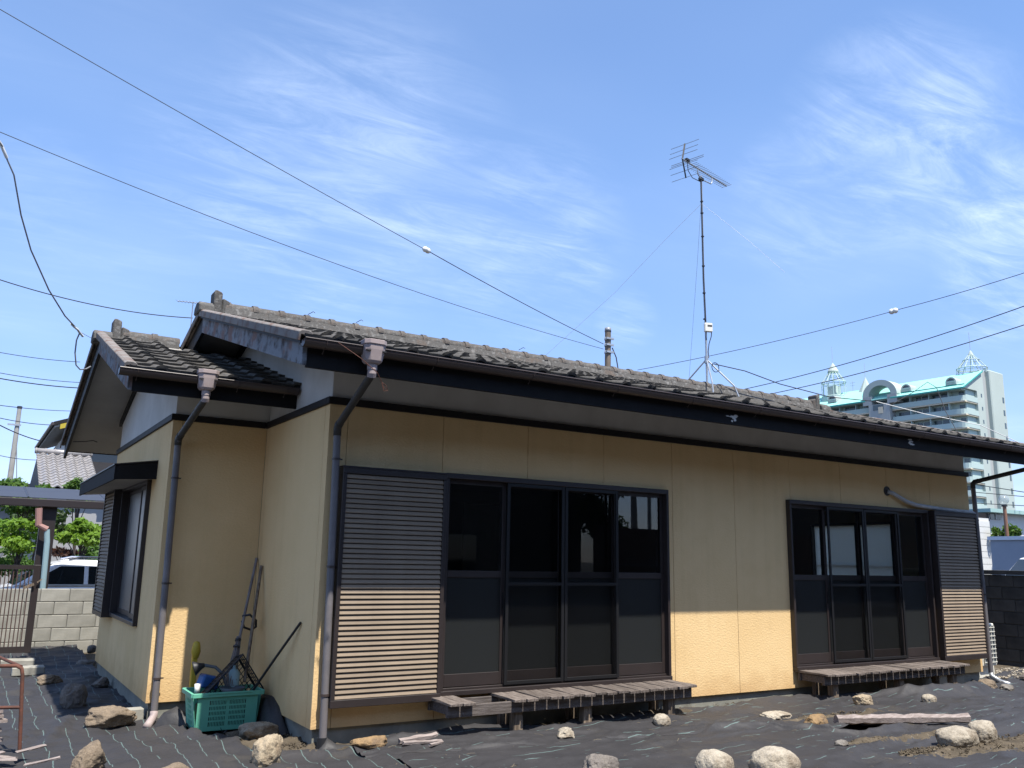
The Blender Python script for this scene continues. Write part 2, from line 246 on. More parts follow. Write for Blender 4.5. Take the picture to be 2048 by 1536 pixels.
# soil
M['soil'] = mat('dry_sandy_soil', (0.13, 0.105, 0.075), 0.95, (0.075, 0.062, 0.046), 6, 0.35, 0.65, 9, bump=1.0, bscale=26, bdist=0.03, bdetail=9, stain=(0.26, 0.22, 0.155), sscale=20, slo=0.60, shi=0.68, spec=0.1)
M['asphalt'] = mat('asphalt', (0.06, 0.06, 0.06), 0.9, (0.05, 0.05, 0.05), 3, bump=0.3, bscale=90, bdist=0.004)
def fabric(name, along, pitch, seed):
    m = mat(name, (0.029, 0.028, 0.030), 0.62, (0.041, 0.039, 0.041), 2.2, 0.3, 0.7, 6, bump=0.35, bscale=14, bdist=0.02, bdetail=8, grain=0.14, stain=(0.062, 0.055, 0.046), sscale=1.7, slo=0.58, shi=0.80, spec=0.35)
    n = m.node_tree.nodes; l = m.node_tree.links; b = n['Principled BSDF']
    tc = n.new('ShaderNodeTexCoord'); sp = n.new('ShaderNodeSeparateXYZ'); l.new(tc.outputs['Object'], sp.inputs[0])
    axis, other = (0, 1) if along == 'y' else (1, 0)
    def mth(op, a, c=None):
        q = n.new('ShaderNodeMath'); q.operation = op
        for i, v in enumerate((a, c)):
            if v is None: continue
            if isinstance(v, (int, float)): q.inputs[i].default_value = v
            else: l.new(v, q.inputs[i])
        return q.outputs[0]
    nz = n.new('ShaderNodeTexNoise'); nz.inputs['Scale'].default_value = 1.5; nz.inputs['Detail'].default_value = 5
    mp = n.new('ShaderNodeMapping'); mp.inputs['Location'].default_value = (seed, seed*2, 0); l.new(tc.outputs['Object'], mp.inputs[0]); l.new(mp.outputs[0], nz.inputs['Vector'])
    wob = mth('MULTIPLY', mth('SUBTRACT', nz.outputs['Fac'], 0.5), 0.16)
    v = mth('DIVIDE', mth('ADD', sp.outputs[axis], wob), pitch)
    d = mth('ABSOLUTE', mth('SUBTRACT', mth('FRACT', v), 0.5))
    line = mth('LESS_THAN', d, 0.0032/pitch)
    nz2 = n.new('ShaderNodeTexNoise'); nz2.inputs['Scale'].default_value = 3.3; nz2.inputs['Detail'].default_value = 3; l.new(mp.outputs[0], nz2.inputs['Vector'])
    brk = mth('GREATER_THAN', nz2.outputs['Fac'], 0.40 if along == 'y' else 0.53)
    f = mth('MULTIPLY', mth('MULTIPLY', line, brk), 0.42)
    old = b.inputs['Base Color'].links[0].from_socket
    x = n.new('ShaderNodeMix'); x.data_type = 'RGBA'; l.new(f, x.inputs[0]); l.new(old, x.inputs[6]); x.inputs[7].default_value = (0.19, 0.30, 0.28, 1)
    l.new(x.outputs[2], b.inputs['Base Color']); return m
M['fabric_y'] = fabric('weed_fabric_lengthwise', 'y', 0.165, 3.1)
M['fabric_x'] = fabric('weed_fabric_crosswise', 'x', 0.15, 7.7)
M['fabric_plain'] = mat('weed_fabric_plain', (0.030, 0.029, 0.030), 0.6, (0.042, 0.040, 0.040), 3, bump=0.35, bscale=14, bdist=0.02)
# ------------------------------------------------------------------ builders
WO = {}     # world origin of each object
class MB:
    def __init__(s): s.v = []; s.f = []
    def box(s, x0, x1, y0, y1, z0, z1):
        i = len(s.v); s.v += [(x0, y0, z0), (x1, y0, z0), (x1, y1, z0), (x0, y1, z0), (x0, y0, z1), (x1, y0, z1), (x1, y1, z1), (x0, y1, z1)]
        s.f += [(i, i+3, i+2, i+1), (i+4, i+5, i+6, i+7), (i, i+1, i+5, i+4), (i+1, i+2, i+6, i+5), (i+2, i+3, i+7, i+6), (i+3, i, i+4, i+7)]; return s
    def bx(s, c, d, rz=0.0, rx=0.0, ry=0.0):
        m = Matrix.Translation(c) @ Matrix.Rotation(rz, 4, 'Z') @ Matrix.Rotation(ry, 4, 'Y') @ Matrix.Rotation(rx, 4, 'X'); i = len(s.v)
        for z in (-1, 1):
            for x, y in ((-1, -1), (1, -1), (1, 1), (-1, 1)): s.v.append(tuple(m @ Vector((x*d[0]/2, y*d[1]/2, z*d[2]/2))))
        s.f += [(i, i+3, i+2, i+1), (i+4, i+5, i+6, i+7), (i, i+1, i+5, i+4), (i+1, i+2, i+6, i+5), (i+2, i+3, i+7, i+6), (i+3, i, i+4, i+7)]; return s
    def tube(s, pts, r, n=8, caps=True, r2=None):
        P = [Vector(p) for p in pts]; k = len(P); rings = []
        prev = None
        for j in range(k):
            t = (P[min(j+1, k-1)] - P[max(j-1, 0)]).normalized()
            if prev is None:
                a = Vector((0, 0, 1)) if abs(t.z) < 0.9 else Vector((1, 0, 0)); u = t.cross(a).normalized()
            else: u = (prev - t*prev.dot(t)).normalized()
            prev = u; w = t.cross(u)
            rr = r if r2 is None else r + (r2-r)*j/(k-1)
            if isinstance(r, (list, tuple)): rr = r[j]
            i = len(s.v); rings.append(i)
            for q in range(n):
                a = 2*math.pi*q/n; s.v.append(tuple(P[j] + (u*math.cos(a) + w*math.sin(a))*rr))
        for j in range(k-1):
            a, b = rings[j], rings[j+1]
            for q in range(n): s.f.append((a+q, a+(q+1) % n, b+(q+1) % n, b+q))
        if caps: s.f.append(tuple(rings[0]+q for q in reversed(range(n)))); s.f.append(tuple(rings[-1]+q for q in range(n)))
        return s
    def prism(s, poly, axis, a0, a1):
        n = len(poly); i = len(s.v)
        for a in (a0, a1):
            for p in poly:
                if axis == 'x': s.v.append((a, p[0], p[1]))
                elif axis == 'y': s.v.append((p[0], a, p[1]))
                else: s.v.append((p[0], p[1], a))
        s.f.append(tuple(i+q for q in reversed(range(n)))); s.f.append(tuple(i+n+q for q in range(n)))
        for q in range(n): s.f.append((i+q, i+(q+1) % n, i+n+(q+1) % n, i+n+q))
        return s
    def lathe(s, prof, c=(0, 0, 0), n=16, a0=0, a1=2*math.pi):
        i = len(s.v); m = len(prof); full = abs(a1-a0-2*math.pi) < 1e-6; cnt = n if full else n+1
        for q in range(cnt):
            a = a0 + (a1-a0)*q/n
            for r, z in prof: s.v.append((c[0]+r*math.cos(a), c[1]+r*math.sin(a), c[2]+z))
        for q in range(n):
            a = i+q*m; b = i+((q+1) % cnt)*m
            for j in range(m-1): s.f.append((a+j, b+j, b+j+1, a+j+1))
        return s
    def face(s, *p):
        i = len(s.v); s.v += [tuple(q) for q in p]; s.f.append(tuple(range(i, i+len(p)))); return s
    def build(s, name, m, parent=None, smooth=False, bevel=0.0, local=False, label=None):
        me = bpy.data.meshes.new(name); o = (0, 0, 0)
        if parent is not None and not local: o = WO[parent.name]
        me.from_pydata([(v[0]-o[0], v[1]-o[1], v[2]-o[2]) for v in s.v], [], s.f)
        bm = bmesh.new(); bm.from_mesh(me); bmesh.ops.recalc_face_normals(bm, faces=bm.faces)
        if bevel > 0: bmesh.ops.bevel(bm, geom=[e for e in bm.edges if e.is_manifold and e.calc_face_angle(0) > 0.6], offset=bevel, segments=1, affect='EDGES', clamp_overlap=True)
        bm.to_mesh(me); bm.free()
        if smooth: me.polygons.foreach_set('use_smooth', [True]*len(me.polygons))
        return link(name, me, m, parent, label=label)
def link(name, me, m, parent=None, loc=(0, 0, 0), label=None):
    if m is not None and not me.materials: me.materials.append(M[m] if isinstance(m, str) else m)
    ob = bpy.data.objects.new(name, me); COL.objects.link(ob); ob.location = loc
    if parent is not None: ob.parent = parent; p = WO[parent.name]; WO[ob.name] = (p[0]+loc[0], p[1]+loc[1], p[2]+loc[2])
    else: WO[ob.name] = tuple(loc)
    if label: ob['label'] = label
    return ob
def thing(name, label, cat, loc=(0, 0, 0), group=None, rz=0.0):
    e = bpy.data.objects.new(name, None); COL.objects.link(e); e.location = loc; e.rotation_euler = (0, 0, rz); e.empty_display_size = 0.1
    e['label'] = label; e['category'] = cat
    if group: e['group'] = group
    WO[e.name] = tuple(loc); return e
def tag(o, label, cat, group=None):
    o['label'] = label; o['category'] = cat
    if group: o['group'] = group
    return o
def struct(o): o['kind'] = 'structure'; return o
def stuff(o): o['kind'] = 'stuff'; return o
def copy_part(src, parent, loc, rot=None, name=None):
    c = src.copy(); COL.objects.link(c); c.parent = parent; c.location = loc
    if rot is not None: c.rotation_euler = rot
    p = WO[parent.name]; WO[c.name] = (p[0]+loc[0], p[1]+loc[1], p[2]+loc[2]); return c
def auto_smooth(o, ang=35):
    me = o.data; bm = bmesh.new(); bm.from_mesh(me)
    for f_ in bm.faces: f_.smooth = True
    for e in bm.edges:
        if not e.is_manifold or e.calc_face_angle(0) > R_(ang): e.smooth = False
    bm.to_mesh(me); bm.free(); return o
def recentre(o, c):
    """move the origin of a top-level mesh object (vertices in world space) to c"""
    c = Vector(c)
    o.data.transform(Matrix.Translation(-c)); o.location = c; WO[o.name] = tuple(c); return o
def sag(a, b, s, n=16):
    a = Vector(a); b = Vector(b); return [tuple(a.lerp(b, t/n) + Vector((0, 0, -4*s*(t/n)*(1-t/n)))) for t in range(n+1)]
def sstep(a, b, x): t = min(1, max(0, (x-a)/(b-a))); return t*t*(3-2*t)
def G(x, y):
    g = 0.03 + 0.05*sstep(-0.3, 1.5, x) - 0.04*sstep(6.5, 9.0, x)
    return g + 0.02*noise.noise(Vector((x*0.5, y*0.5, 3.0)))
# ================================================================== GROUND
def grid_sheet(name, m, x0, x1, y0, y1, step, hf, keep=None, xf=None):
    nx = int((x1-x0)/step); ny = int((y1-y0)/step); vs = []; fs = []
    for j in range(ny+1):
        for i in range(nx+1):
            u, v = i/nx, j/ny
            x = x0+(x1-x0)*u; y = y0+(y1-y0)*v
            if xf: x, y = xf(u, v)
            vs.append((x, y, hf(x, y)))
    for j in range(ny):
        for i in range(nx):
            a = j*(nx+1)+i
            if keep:
                cx = (vs[a][0]+vs[a+nx+2][0])/2; cy = (vs[a][1]+vs[a+nx+2][1])/2
                if not keep(cx, cy): continue
            fs.append((a, a+1, a+nx+2, a+nx+1))
    me = bpy.data.meshes.new(name); me.from_pydata(vs, [], fs); me.polygons.foreach_set('use_smooth', [True]*len(fs))
    bm = bmesh.new(); bm.from_mesh(me); bmesh.ops.delete(bm, geom=[v for v in bm.verts if not v.link_faces], context='VERTS'); bm.to_mesh(me); bm.free()
    return link(name, me, m)
def fbm(x, y, z=0.0, o=4): return noise.fractal(Vector((x, y, z)), 1.0, 2.0, o)
def wrinkle(x, y, s):
    w = noise.noise(Vector((x*0.7, y*0.7, s)))*0.9
    r = 1-abs(noise.noise(Vector((x*1.1+w, y*2.4+w, s+5))))*2
    r2 = 1-abs(noise.noise(Vector((x*3.1-w, y*4.2+w, s+9))))*2
    r3 = 1-abs(noise.noise(Vector((x*7.5+w*2, y*5.5-w, s+19))))*2
    return 0.030*max(0, r)**3 + 0.014*max(0, r2)**3 + 0.005*max(0, r3)**2 + 0.012*noise.noise(Vector((x*1.7, y*1.7, s+2)))
def soil_h(x, y): return G(x, y) - 0.012 + 0.014*fbm(x*2.5, y*2.5, 1.0) + 0.004*fbm(x*14, y*14, 4.0)
ground = grid_sheet('ground', 'soil', -7, 12.0, -7, 12, 0.06, soil_h); struct(ground)
far = MB()
def ring(x0, x1, y0, y1, X0, X1, Y0, Y1, z):
    far.face((X0, Y0, z), (X1, Y0, z), (X1, y0, z), (X0, y0, z)); far.face((X0, y1, z), (X1, y1, z), (X1, Y1, z), (X0, Y1, z))
    far.face((X0, y0, z), (x0, y0, z), (x0, y1, z), (X0, y1, z)); far.face((x1, y0, z), (X1, y0, z), (X1, y1, z), (x1, y1, z))
ring(-6.9, 11.9, -6.9, 11.9, -3000, 3000, -3000, 3000, -0.12)
struct(far.build('terrain', 'asphalt'))
# weed-control fabric sheets
def hA(x, y):
    h = G(x, y) + 0.010 + wrinkle(x*1.2, y, 11.0)
    d = math.hypot((x+0.75)/0.55, (y-0.35)/0.30); h += 0.045*math.exp(-d*d)          # hump before the crate
    h += 0.06*math.exp(-(((y-0.62+0.25*x)/0.07)**2))*sstep(-1.0, -0.6, x)*sstep(0.1, -0.3, x)
    h += 0.05*math.exp(-((x+1.55-0.25*(y-1.9))/0.05)**2)*sstep(0.9, 1.3, y)*sstep(2.4, 1.8, y)*0.7
    if y > 5.5: h += 0.10*sstep(5.5, 8.0, y)*(0.6+0.6*noise.noise(Vector((x*1.5, y*1.2, 8))))
    e = edgeA(x, y); h += 0.03*math.exp(-((e-0.05)/0.04)**2) if -0.3 < e < 0.3 else 0
    return h
def edgeA(x, y):   # positive inside the sheet
    n = 0.10*noise.noise(Vector((x*3, y*3, 2)))+0.04*noise.noise(Vector((x*9, y*9, 6)))
    d1 = math.hypot((x-0.16)/0.60, (y-0.30)/0.48) - 1
    d2 = math.hypot((x+0.25)/0.45, (y-0.95)/0.5) - 1
    return min(d1, d2)*0.55 + n
def keepA(x, y):
    if x > -0.86 and y > 1.86: return False
    if y > 8.25: return False
    if edgeA(x, y) < 0: return False
    if x > 0.75 and y > -0.55: return False
    return x < 1.0 + 0.2*noise.noise(Vector((y*2, 1, 1)))
s = grid_sheet('weed_control_sheet', 'fabric_y', -6.0, 1.4, -6.0, 8.3, 0.033, hA, keepA)
tag(s, 'black weed-control fabric with lengthwise pale lines left of the house', 'ground fabric', 'weed-control sheets')
recentre(s, (-1.5, 0, 0.05))
def interp(pts, x):
    if x <= pts[0][0]: return pts[0][1]
    for (a, b), (c, d) in zip(pts, pts[1:]):
        if x <= c: t = (x-a)/(c-a); t = t*t*(3-2*t); return b+(d-b)*t
    return pts[-1][1]
c1 = [(0.2, -0.55), (1.0, -0.75), (2.2, -1.0), (3.1, -1.05), (3.4, -1.0), (3.78, -1.12), (4.0, -1.36), (4.27, -1.50), (4.55, -1.48), (5.1, -1.64), (5.6, -1.6), (7, -1.5), (12, -1.5)]
cb = [(0.2, -0.25), (0.55, -0.10), (1.0, -0.16), (1.8, -0.20), (2.1, -0.33), (2.5, -0.15), (3.5, -0.14), (3.76, -0.12), (4.08, -0.22), (4.5, -0.15), (5.3, -0.07), (5.9, -0.24), (6.4, -0.36), (7.0, -0.55), (7.6, -0.62), (8.2, -0.45), (8.7, -0.25), (9.2, 0.15), (12, 0.6)]
c2 = [(0.5, -0.52), (1.0, -0.66), (2.2, -0.92), (3.1, -0.97), (3.4, -0.93), (3.78, -1.05), (4.0, -1.32), (4.2, -1.60), (4.35, -1.74), (4.75, -1.74), (5.0, -1.62), (5.6, -1.50), (7, -1.42), (12, -1.4)]
def hB(x, y):
    e = y-interp(c1, x)-jit(x, 1); f = interp(cb, x)+jit(x, 2)-y
    h = G(x, y) + 0.022 + wrinkle(x, y*1.3, 51.0)*0.95
    h += 0.008*math.exp(-((e-0.04)/0.045)**2)*(0.5+0.5*sstep(2.2, 3.3, x))
    h += 0.035*math.exp(-((f-0.05)/0.06)**2)
    h -= 0.010*sstep(0.03, 0.0, e)
    h += 0.09*math.exp(-((f-0.10)/0.10)**2)*sstep(6.2, 6.8, x)*sstep(9.0, 8.3, x)
    return h
def jit(x, s): return 0.05*noise.noise(Vector((x*2.2, s*7.0, 0))) + 0.02*noise.noise(Vector((x*8, s*7.0, 3)))
def xfB(u, v):
    x = 0.25+11.7*u; a = interp(c1, x)+jit(x, 1); b = interp(cb, x)+jit(x, 2); return x, a+(b-a)*v
s = grid_sheet('weed_control_sheet', 'fabric_x', 0, 11.7, 0, 1.3, 0.03, hB, None, xfB)
tag(s, 'black weed-control fabric along the front wall below both decks', 'ground fabric', 'weed-control sheets'); recentre(s, (5, -0.8, 0.05))
holes = [((4.15, -2.02), (0.30, 0.10)), ((4.62, -2.10), (0.42, 0.09)), ((4.15, -2.42), (0.24, 0.07)), ((4.72, -2.52), (0.55, 0.16)), ((5.3, -2.6), (0.6, 0.2))]
def hC(x, y):
    e = interp(c2, x)+jit(x, 3)-y
    h = G(x, y) + 0.014 + wrinkle(x, y*1.3, 51.0)*0.9
    h += 0.045*math.exp(-((e-0.05)/0.05)**2)*sstep(3.0, 3.6, x)*sstep(5.4, 4.9, x)
    h += 0.040*math.exp(-((y+2.18+0.05*math.sin(x*2.5))/0.035)**2)*sstep(3.2, 3.6, x)
    return h
def keepC(x, y):
    return True
def xfC(u, v):
    x = 0.4+11.5*u; a = -6.5; b = interp(c2, x)+jit(x, 3); v = 1-(1-v)**2.2; return x, a+(b-a)*v
s = grid_sheet('weed_control_sheet', 'fabric_x', 0, 11.5, 0, 4.2, 0.033, hC, keepC, xfC)
tag(s, 'black weed-control fabric in front of the house with holes of bare soil at the right', 'ground fabric', 'weed-control sheets'); recentre(s, (5, -3.5, 0.05))
# bare soil showing through: low mounds rising through the sheets
for k, ((hx, hy), (rx, ry)) in enumerate(holes+[((0.16, 0.22), (0.42, 0.30)), ((4.9, -1.10), (0.8, 0.07)), ((3.55, -0.22), (0.3, 0.04))]):
    def hs_(x, y): 
        d = math.hypot((x-hx)/rx, (y-hy)/ry)+0.45*noise.noise(Vector((x*5, y*9, 2)))
        base_ = hC(x, y) if y < interp(c2, x) else (hB(x, y) if x > 0.9 else hA(x, y))
        return base_ + 0.010*(1-d*d if d < 1.6 else -1.6) + 0.006*fbm(x*12, y*12, 4.0)
    struct(grid_sheet('soil', 'soil', hx-rx*1.5, hx+rx*1.5, hy-ry*1.6, hy+ry*1.6, 0.018, hs_))
# soil clods, litter and straw: nobody could count them
random.seed(3)
cl = MB(); stw = MB()
def clod(x, y, s_):
    z = G(x, y)+0.035
    cl.bx((x, y, z+s_*0.3), (s_, s_*0.8, s_*0.6), random.random()*6, random.random(), random.random())
def straw(x, y, z, l, tilt=0.25):
    a = random.random()*math.tau; t = random.uniform(0, tilt); d = Vector((math.cos(a)*math.cos(t), math.sin(a)*math.cos(t), math.sin(t)))
    p = Vector((x, y, z)); stw.tube([p, p+d*l*0.5+Vector((0, 0, l*0.06)), p+d*l], 0.0011, 3, False)
areas_ = [((0.12, 0.42), (0.42, 0.42), 420), ((-0.1, 0.15), (0.2, 0.12), 60)] + [(h, r, 160) for h, r in holes] + [((2.2, -0.28), (0.4, 0.07), 60), ((4.9, -1.0), (0.6, 0.07), 120), ((7.7, -0.75), (0.5, 0.06), 60), ((7.2, -0.66), (0.3, 0.05), 50)]
for (ax, ay), (rx, ry), n_ in areas_:
    for _ in range(n_):
        a = random.random()*math.tau; r = math.sqrt(random.random()); x = ax+rx*r*math.cos(a); y = ay+ry*r*math.sin(a)
        clod(x, y, random.uniform(0.004, 0.018))
        if random.random() < 0.16: straw(x, y, G(x, y)+random.uniform(0.0, 0.03), random.uniform(0.02, 0.09), 0.4)
for _ in range(260):
    x = random.uniform(0.9, 8.6); y = interp(cb, x)-random.uniform(-0.10, 0.03); straw(x, y, G(x, y)+0.02, random.uniform(0.03, 0.10), 0.7); clod(x, y+0.02, random.uniform(0.005, 0.015))
for _ in range(160):
    x = random.uniform(-4, 6); y = random.uniform(-2.8, -0.3); straw(x, y, G(x, y)+0.05, random.uniform(0.02, 0.08), 0.2)
cl_o = cl.build('soil_clods', 'soil'); stuff(cl_o); cl_o['label'] = 'loose clods and grit on the bare soil patches'; cl_o['category'] = 'soil clods'
st_o = stw.build('dry_straw', 'straw'); stuff(st_o); st_o['label'] = 'dry straw and grass scraps scattered on soil and fabric'; st_o['category'] = 'dry straw'
# ================================================================== HOUSE
L = 9.248; S0 = 0.1648; ZT = 2.79; ZB = 0.20; MOD = 0.91
house = thing('single_storey_house', 'cream yellow single-storey house with dark cement tile roof and brown shutters, filling the picture', 'house', (0, 0, 0))
MB().box(0.03, L-0.03, 0.035, 5.42, -0.35, 0.197).build('foundation', 'concrete', house)
MB().box(-0.88, 0.028, 1.855, 5.42, -0.35, 0.197).build('foundation', 'concrete', house)
W1 = (1.095, 3.70, 0.40, 2.27); W2 = (5.545, 8.20, 0.40, 2.27)
def cut_rects(a0, a1, z0, z1, wins):
    rects = [(a0, a1, z0, z1)]
    for wx0, wx1, wz0, wz1 in wins:
        out = []
        for r in rects:
            if wx1 <= r[0] or wx0 >= r[1]: out.append(r); continue
            if wx0 > r[0]: out.append((r[0], wx0, r[2], r[3]))
            if wx1 < r[1]: out.append((wx1, r[1], r[2], r[3]))
            lo, hi = max(r[0], wx0), min(r[1], wx1)
            if wz0 > r[2]: out.append((lo, hi, r[2], wz0))
            if wz1 < r[3]: out.append((lo, hi, wz1, r[3]))
        rects = out
    return rects
GAP = 0.0025
seams = [0.0, S0] + [S0+k*MOD for k in range(1, 10)] + [L]
def panel_pieces(a, b, z0, z1, wins):
    """one outline per board: whole, C-shaped beside a window, or two pieces above and below it"""
    for wa, wb, wz0, wz1 in wins:
        if wb <= a or wa >= b: continue
        if wa <= a and wb >= b: return [[(a, z0), (b, z0), (b, wz0), (a, wz0)], [(a, wz1), (b, wz1), (b, z1), (a, z1)]]
        if wa > a: return [[(a, z0), (b, z0), (b, wz0), (wa, wz0), (wa, wz1), (b, wz1), (b, z1), (a, z1)]]
        return [[(a, z0), (b, z0), (b, z1), (a, z1), (a, wz1), (wb, wz1), (wb, wz0), (a, wz0)]]
    return [[(a, z0), (b, z0), (b, z1), (a, z1)]]
for a, b in zip(seams, seams[1:]):
    for poly in panel_pieces(a+(GAP if a else 0), b-(GAP if b < L else 0), ZB, ZT, [W1, W2]):
        MB().prism(poly, 'y', 0, 0.03).build('wall_panel', 'siding', house)
m = MB()
for r in cut_rects(0.0, L, ZB, ZT, [W1, W2]): m.box(r[0]+0.001, r[1]-0.001, 0.008, 0.10, r[2]+0.002, r[3])
m.build('seam_backing', 'sealant', house)
for a, b in ((0.0305, 0.11), (0.115, 1.72), (1.725, 1.8195)): MB().box(0, 0.03, a, b, ZB, ZT).build('wall_panel', 'siding', house)
for a, b in ((-0.91, -0.823), (-0.818, -0.003)): MB().box(a, b, 1.82, 1.85, ZB, ZT).build('wall_panel', 'siding', house)
MB().box(0.008, 0.06, 0.032, 1.84, ZB+0.002, ZT).build('seam_backing', 'sealant', house)
MB().box(-0.902, 0.0, 1.828, 1.88, ZB+0.002, ZT).build('seam_backing', 'sealant', house)
W3 = (2.66, 4.36, 0.82, 2.27)
for a, b in ((1.8505, 1.94), (1.945, 3.70), (3.705, 5.46)):
    for poly in panel_pieces(a, b, ZB, ZT, [W3]): MB().prism(poly, 'x', -0.91, -0.88).build('wall_panel', 'siding', house)
m = MB()
for r in cut_rects(1.86, 5.45, ZB+0.002, ZT, [W3]): m.box(-0.90, -0.82, r[0], r[1], r[2], r[3])
m.build('seam_backing', 'sealant', house)
W4 = (1.13, 2.62, 0.92, 2.20)
m = MB()
for r in cut_rects(0.0305, 5.46, ZB, ZT, [W4]): m.box(L-0.10, L, r[0], r[1], r[2], r[3])
m.build('side_wall', 'siding', house)
MB().box(-0.909, L-0.002, 5.40, 5.459, ZB, ZT-0.001).build('rear_wall', 'siding', house)
# black belt trim above the siding
t = MB(); t.box(-0.022, L+0.022, -0.022, 0.05, ZT, ZT+0.062); t.box(-0.022, 0.05, 0.0505, 1.797, ZT, ZT+0.062)
t.box(-0.932, -0.0225, 1.798, 1.87, ZT, ZT+0.062); t.box(-0.932, -0.86, 1.8705, 5.46, ZT, ZT+0.062); t.box(L-0.03, L+0.022, 0.0505, 5.46, ZT, ZT+0.062)
t.build('belt_trim', 'black_trim', house, bevel=0.004)
# roofs: tile-surface heights
def zr(y): return 3.12+0.284*(y+0.9) if y <= 2.73 else 3.12+0.284*3.63-0.284*(y-2.73)
def zw(y): return 3.10+0.316*(y-0.92) if y <= 3.64 else 3.10+0.316*2.72-0.316*(y-3.64)
YF, YB = -0.86, 6.30
# plaster above the trim, up to the soffit
m = MB(); zz = ZT+0.062
m.prism([(0.03, zz), (5.44, zz), (5.44, zr(5.44)-0.14), (2.73, zr(2.73)-0.14), (0.03, zr(0.03)-0.14)], 'x', 0.02, 0.08)
m.prism([(0.03, zz), (5.44, zz), (5.44, zr(5.44)-0.14), (2.73, zr(2.73)-0.14), (0.03, zr(0.03)-0.14)], 'x', L-0.08, L-0.02)
m.box(0.021, L-0.021, 0.018, 0.0295, zz, zr(0.02)-0.14)
m.build('plaster_band', 'plaster', house)
m = MB(); m.prism([(1.84, zz), (5.44, zz), (5.44, zw(5.44)-0.14), (3.64, zw(3.64)-0.14), (1.84, zw(1.84)-0.14)], 'x', -0.89, -0.84)
m.box(-0.889, 0.0195, 1.828, 1.8395, zz, zw(1.83)-0.14); m.build('plaster_band', 'plaster', house)
# roof decks (underside = soffit)
XL, XR = -0.511, L+0.50
def deck(x0, x1, z, y0, yr, y1, top, bot, name, mt):
    MB().prism([(y0, z(y0)-top), (yr, z(yr)-top), (y1, z(y1)-top), (y1, z(y1)-bot), (yr, z(yr)-bot), (y0, z(y0)-bot)], 'x', x0, x1).build(name, mt, house)
deck(XL, XR, zr, YF+0.02, 2.73, YB, 0.05, 0.139, 'soffit', 'soffit')
deck(-1.421, 0.02, zw, 0.99, 3.64, 6.55, 0.05, 0.139, 'soffit', 'soffit')
# gable junction battens on the plaster
def slope_board(name, mt, x0, x1, z, ya, yb, top, bot, par=house): return MB().prism([(ya, z(ya)-top), (yb, z(yb)-top), (yb, z(yb)-bot), (ya, z(ya)-bot)], 'x', x0, x1).build(name, mt, par)
slope_board('gable_batten', 'black_trim', -0.925, -0.892, zw, 3.66, 5.5, 0.141, 0.205)
slope_board('gable_batten', 'black_trim', -0.02, 0.018, zr, 2.75, 3.3, 0.141, 0.20)
# bargeboards (weathered front halves, dark rear halves)
slope_board('bargeboard', 'barge', -0.545, -0.512, zr, -0.868, 2.73, 0.03, 0.235)
slope_board('bargeboard', 'black_trim', -0.545, -0.512, zr, 2.732, 6.32, 0.03, 0.235)
slope_board('bargeboard', 'barge', -1.455, -1.422, zw, 0.975, 3.64, 0.03, 0.225)
slope_board('bargeboard', 'black_trim', -1.455, -1.422, zw, 3.642, 6.60, 0.03, 0.225)
slope_board('bargeboard', 'barge', XR+0.002, XR+0.035, zr, -0.868, 2.73, 0.03, 0.235)
slope_board('bargeboard', 'black_trim', XR+0.002, XR+0.035, zr, 2.732, 6.32, 0.03, 0.235)
# thin tile batten over the bargeboards
slope_board('verge_batten', 'black_trim', -0.572, -0.546, zr, -0.88, 2.73, 0.025, 0.075)
slope_board('verge_batten', 'black_trim', -1.482, -1.456, zw, 0.96, 3.64, 0.025, 0.075)
# fascias
MB().box(-0.510, XR, -0.860, -0.830, 2.885, zr(-0.85)-0.035).build('fascia_board', 'fascia', house)
MB().box(-0.510, XR, 6.27, 6.30, 2.86, zr(6.28)-0.035).build('fascia_board', 'fascia', house)
MB().box(-1.420, 0.018, 0.978, 1.008, 2.885, zw(1.0)-0.035).build('fascia_board', 'fascia', house)
MB().box(-1.420, 0.018, 6.555, 6.57, zw(6.55)-0.15, zw(6.55)-0.035).build('fascia_board', 'fascia', house)
# bare patches where the fascia paint has flaked off
random.seed(31)
for fx, fz, n_, sx_, sz_ in ((3.83, 2.955, 9, 0.07, 0.045), (6.72, 2.965, 10, 0.045, 0.07)):
    b = MB()
    for _ in range(n_):
        cxp = fx+random.gauss(0, sx_*0.5); czp = fz+random.gauss(0, sz_*0.4); w_ = random.uniform(0.015, 0.05); h_ = random.uniform(0.006, 0.018)
        b.prism([(cxp+w_*math.cos(a)*random.uniform(0.6, 1), czp+h_*math.sin(a)*random.uniform(0.6, 1)) for a in [k*math.tau/7 for k in range(7)]], 'y', -0.8625-0.0002*_, -0.8605)
    b.build('bare_patch', 'plaster', house)
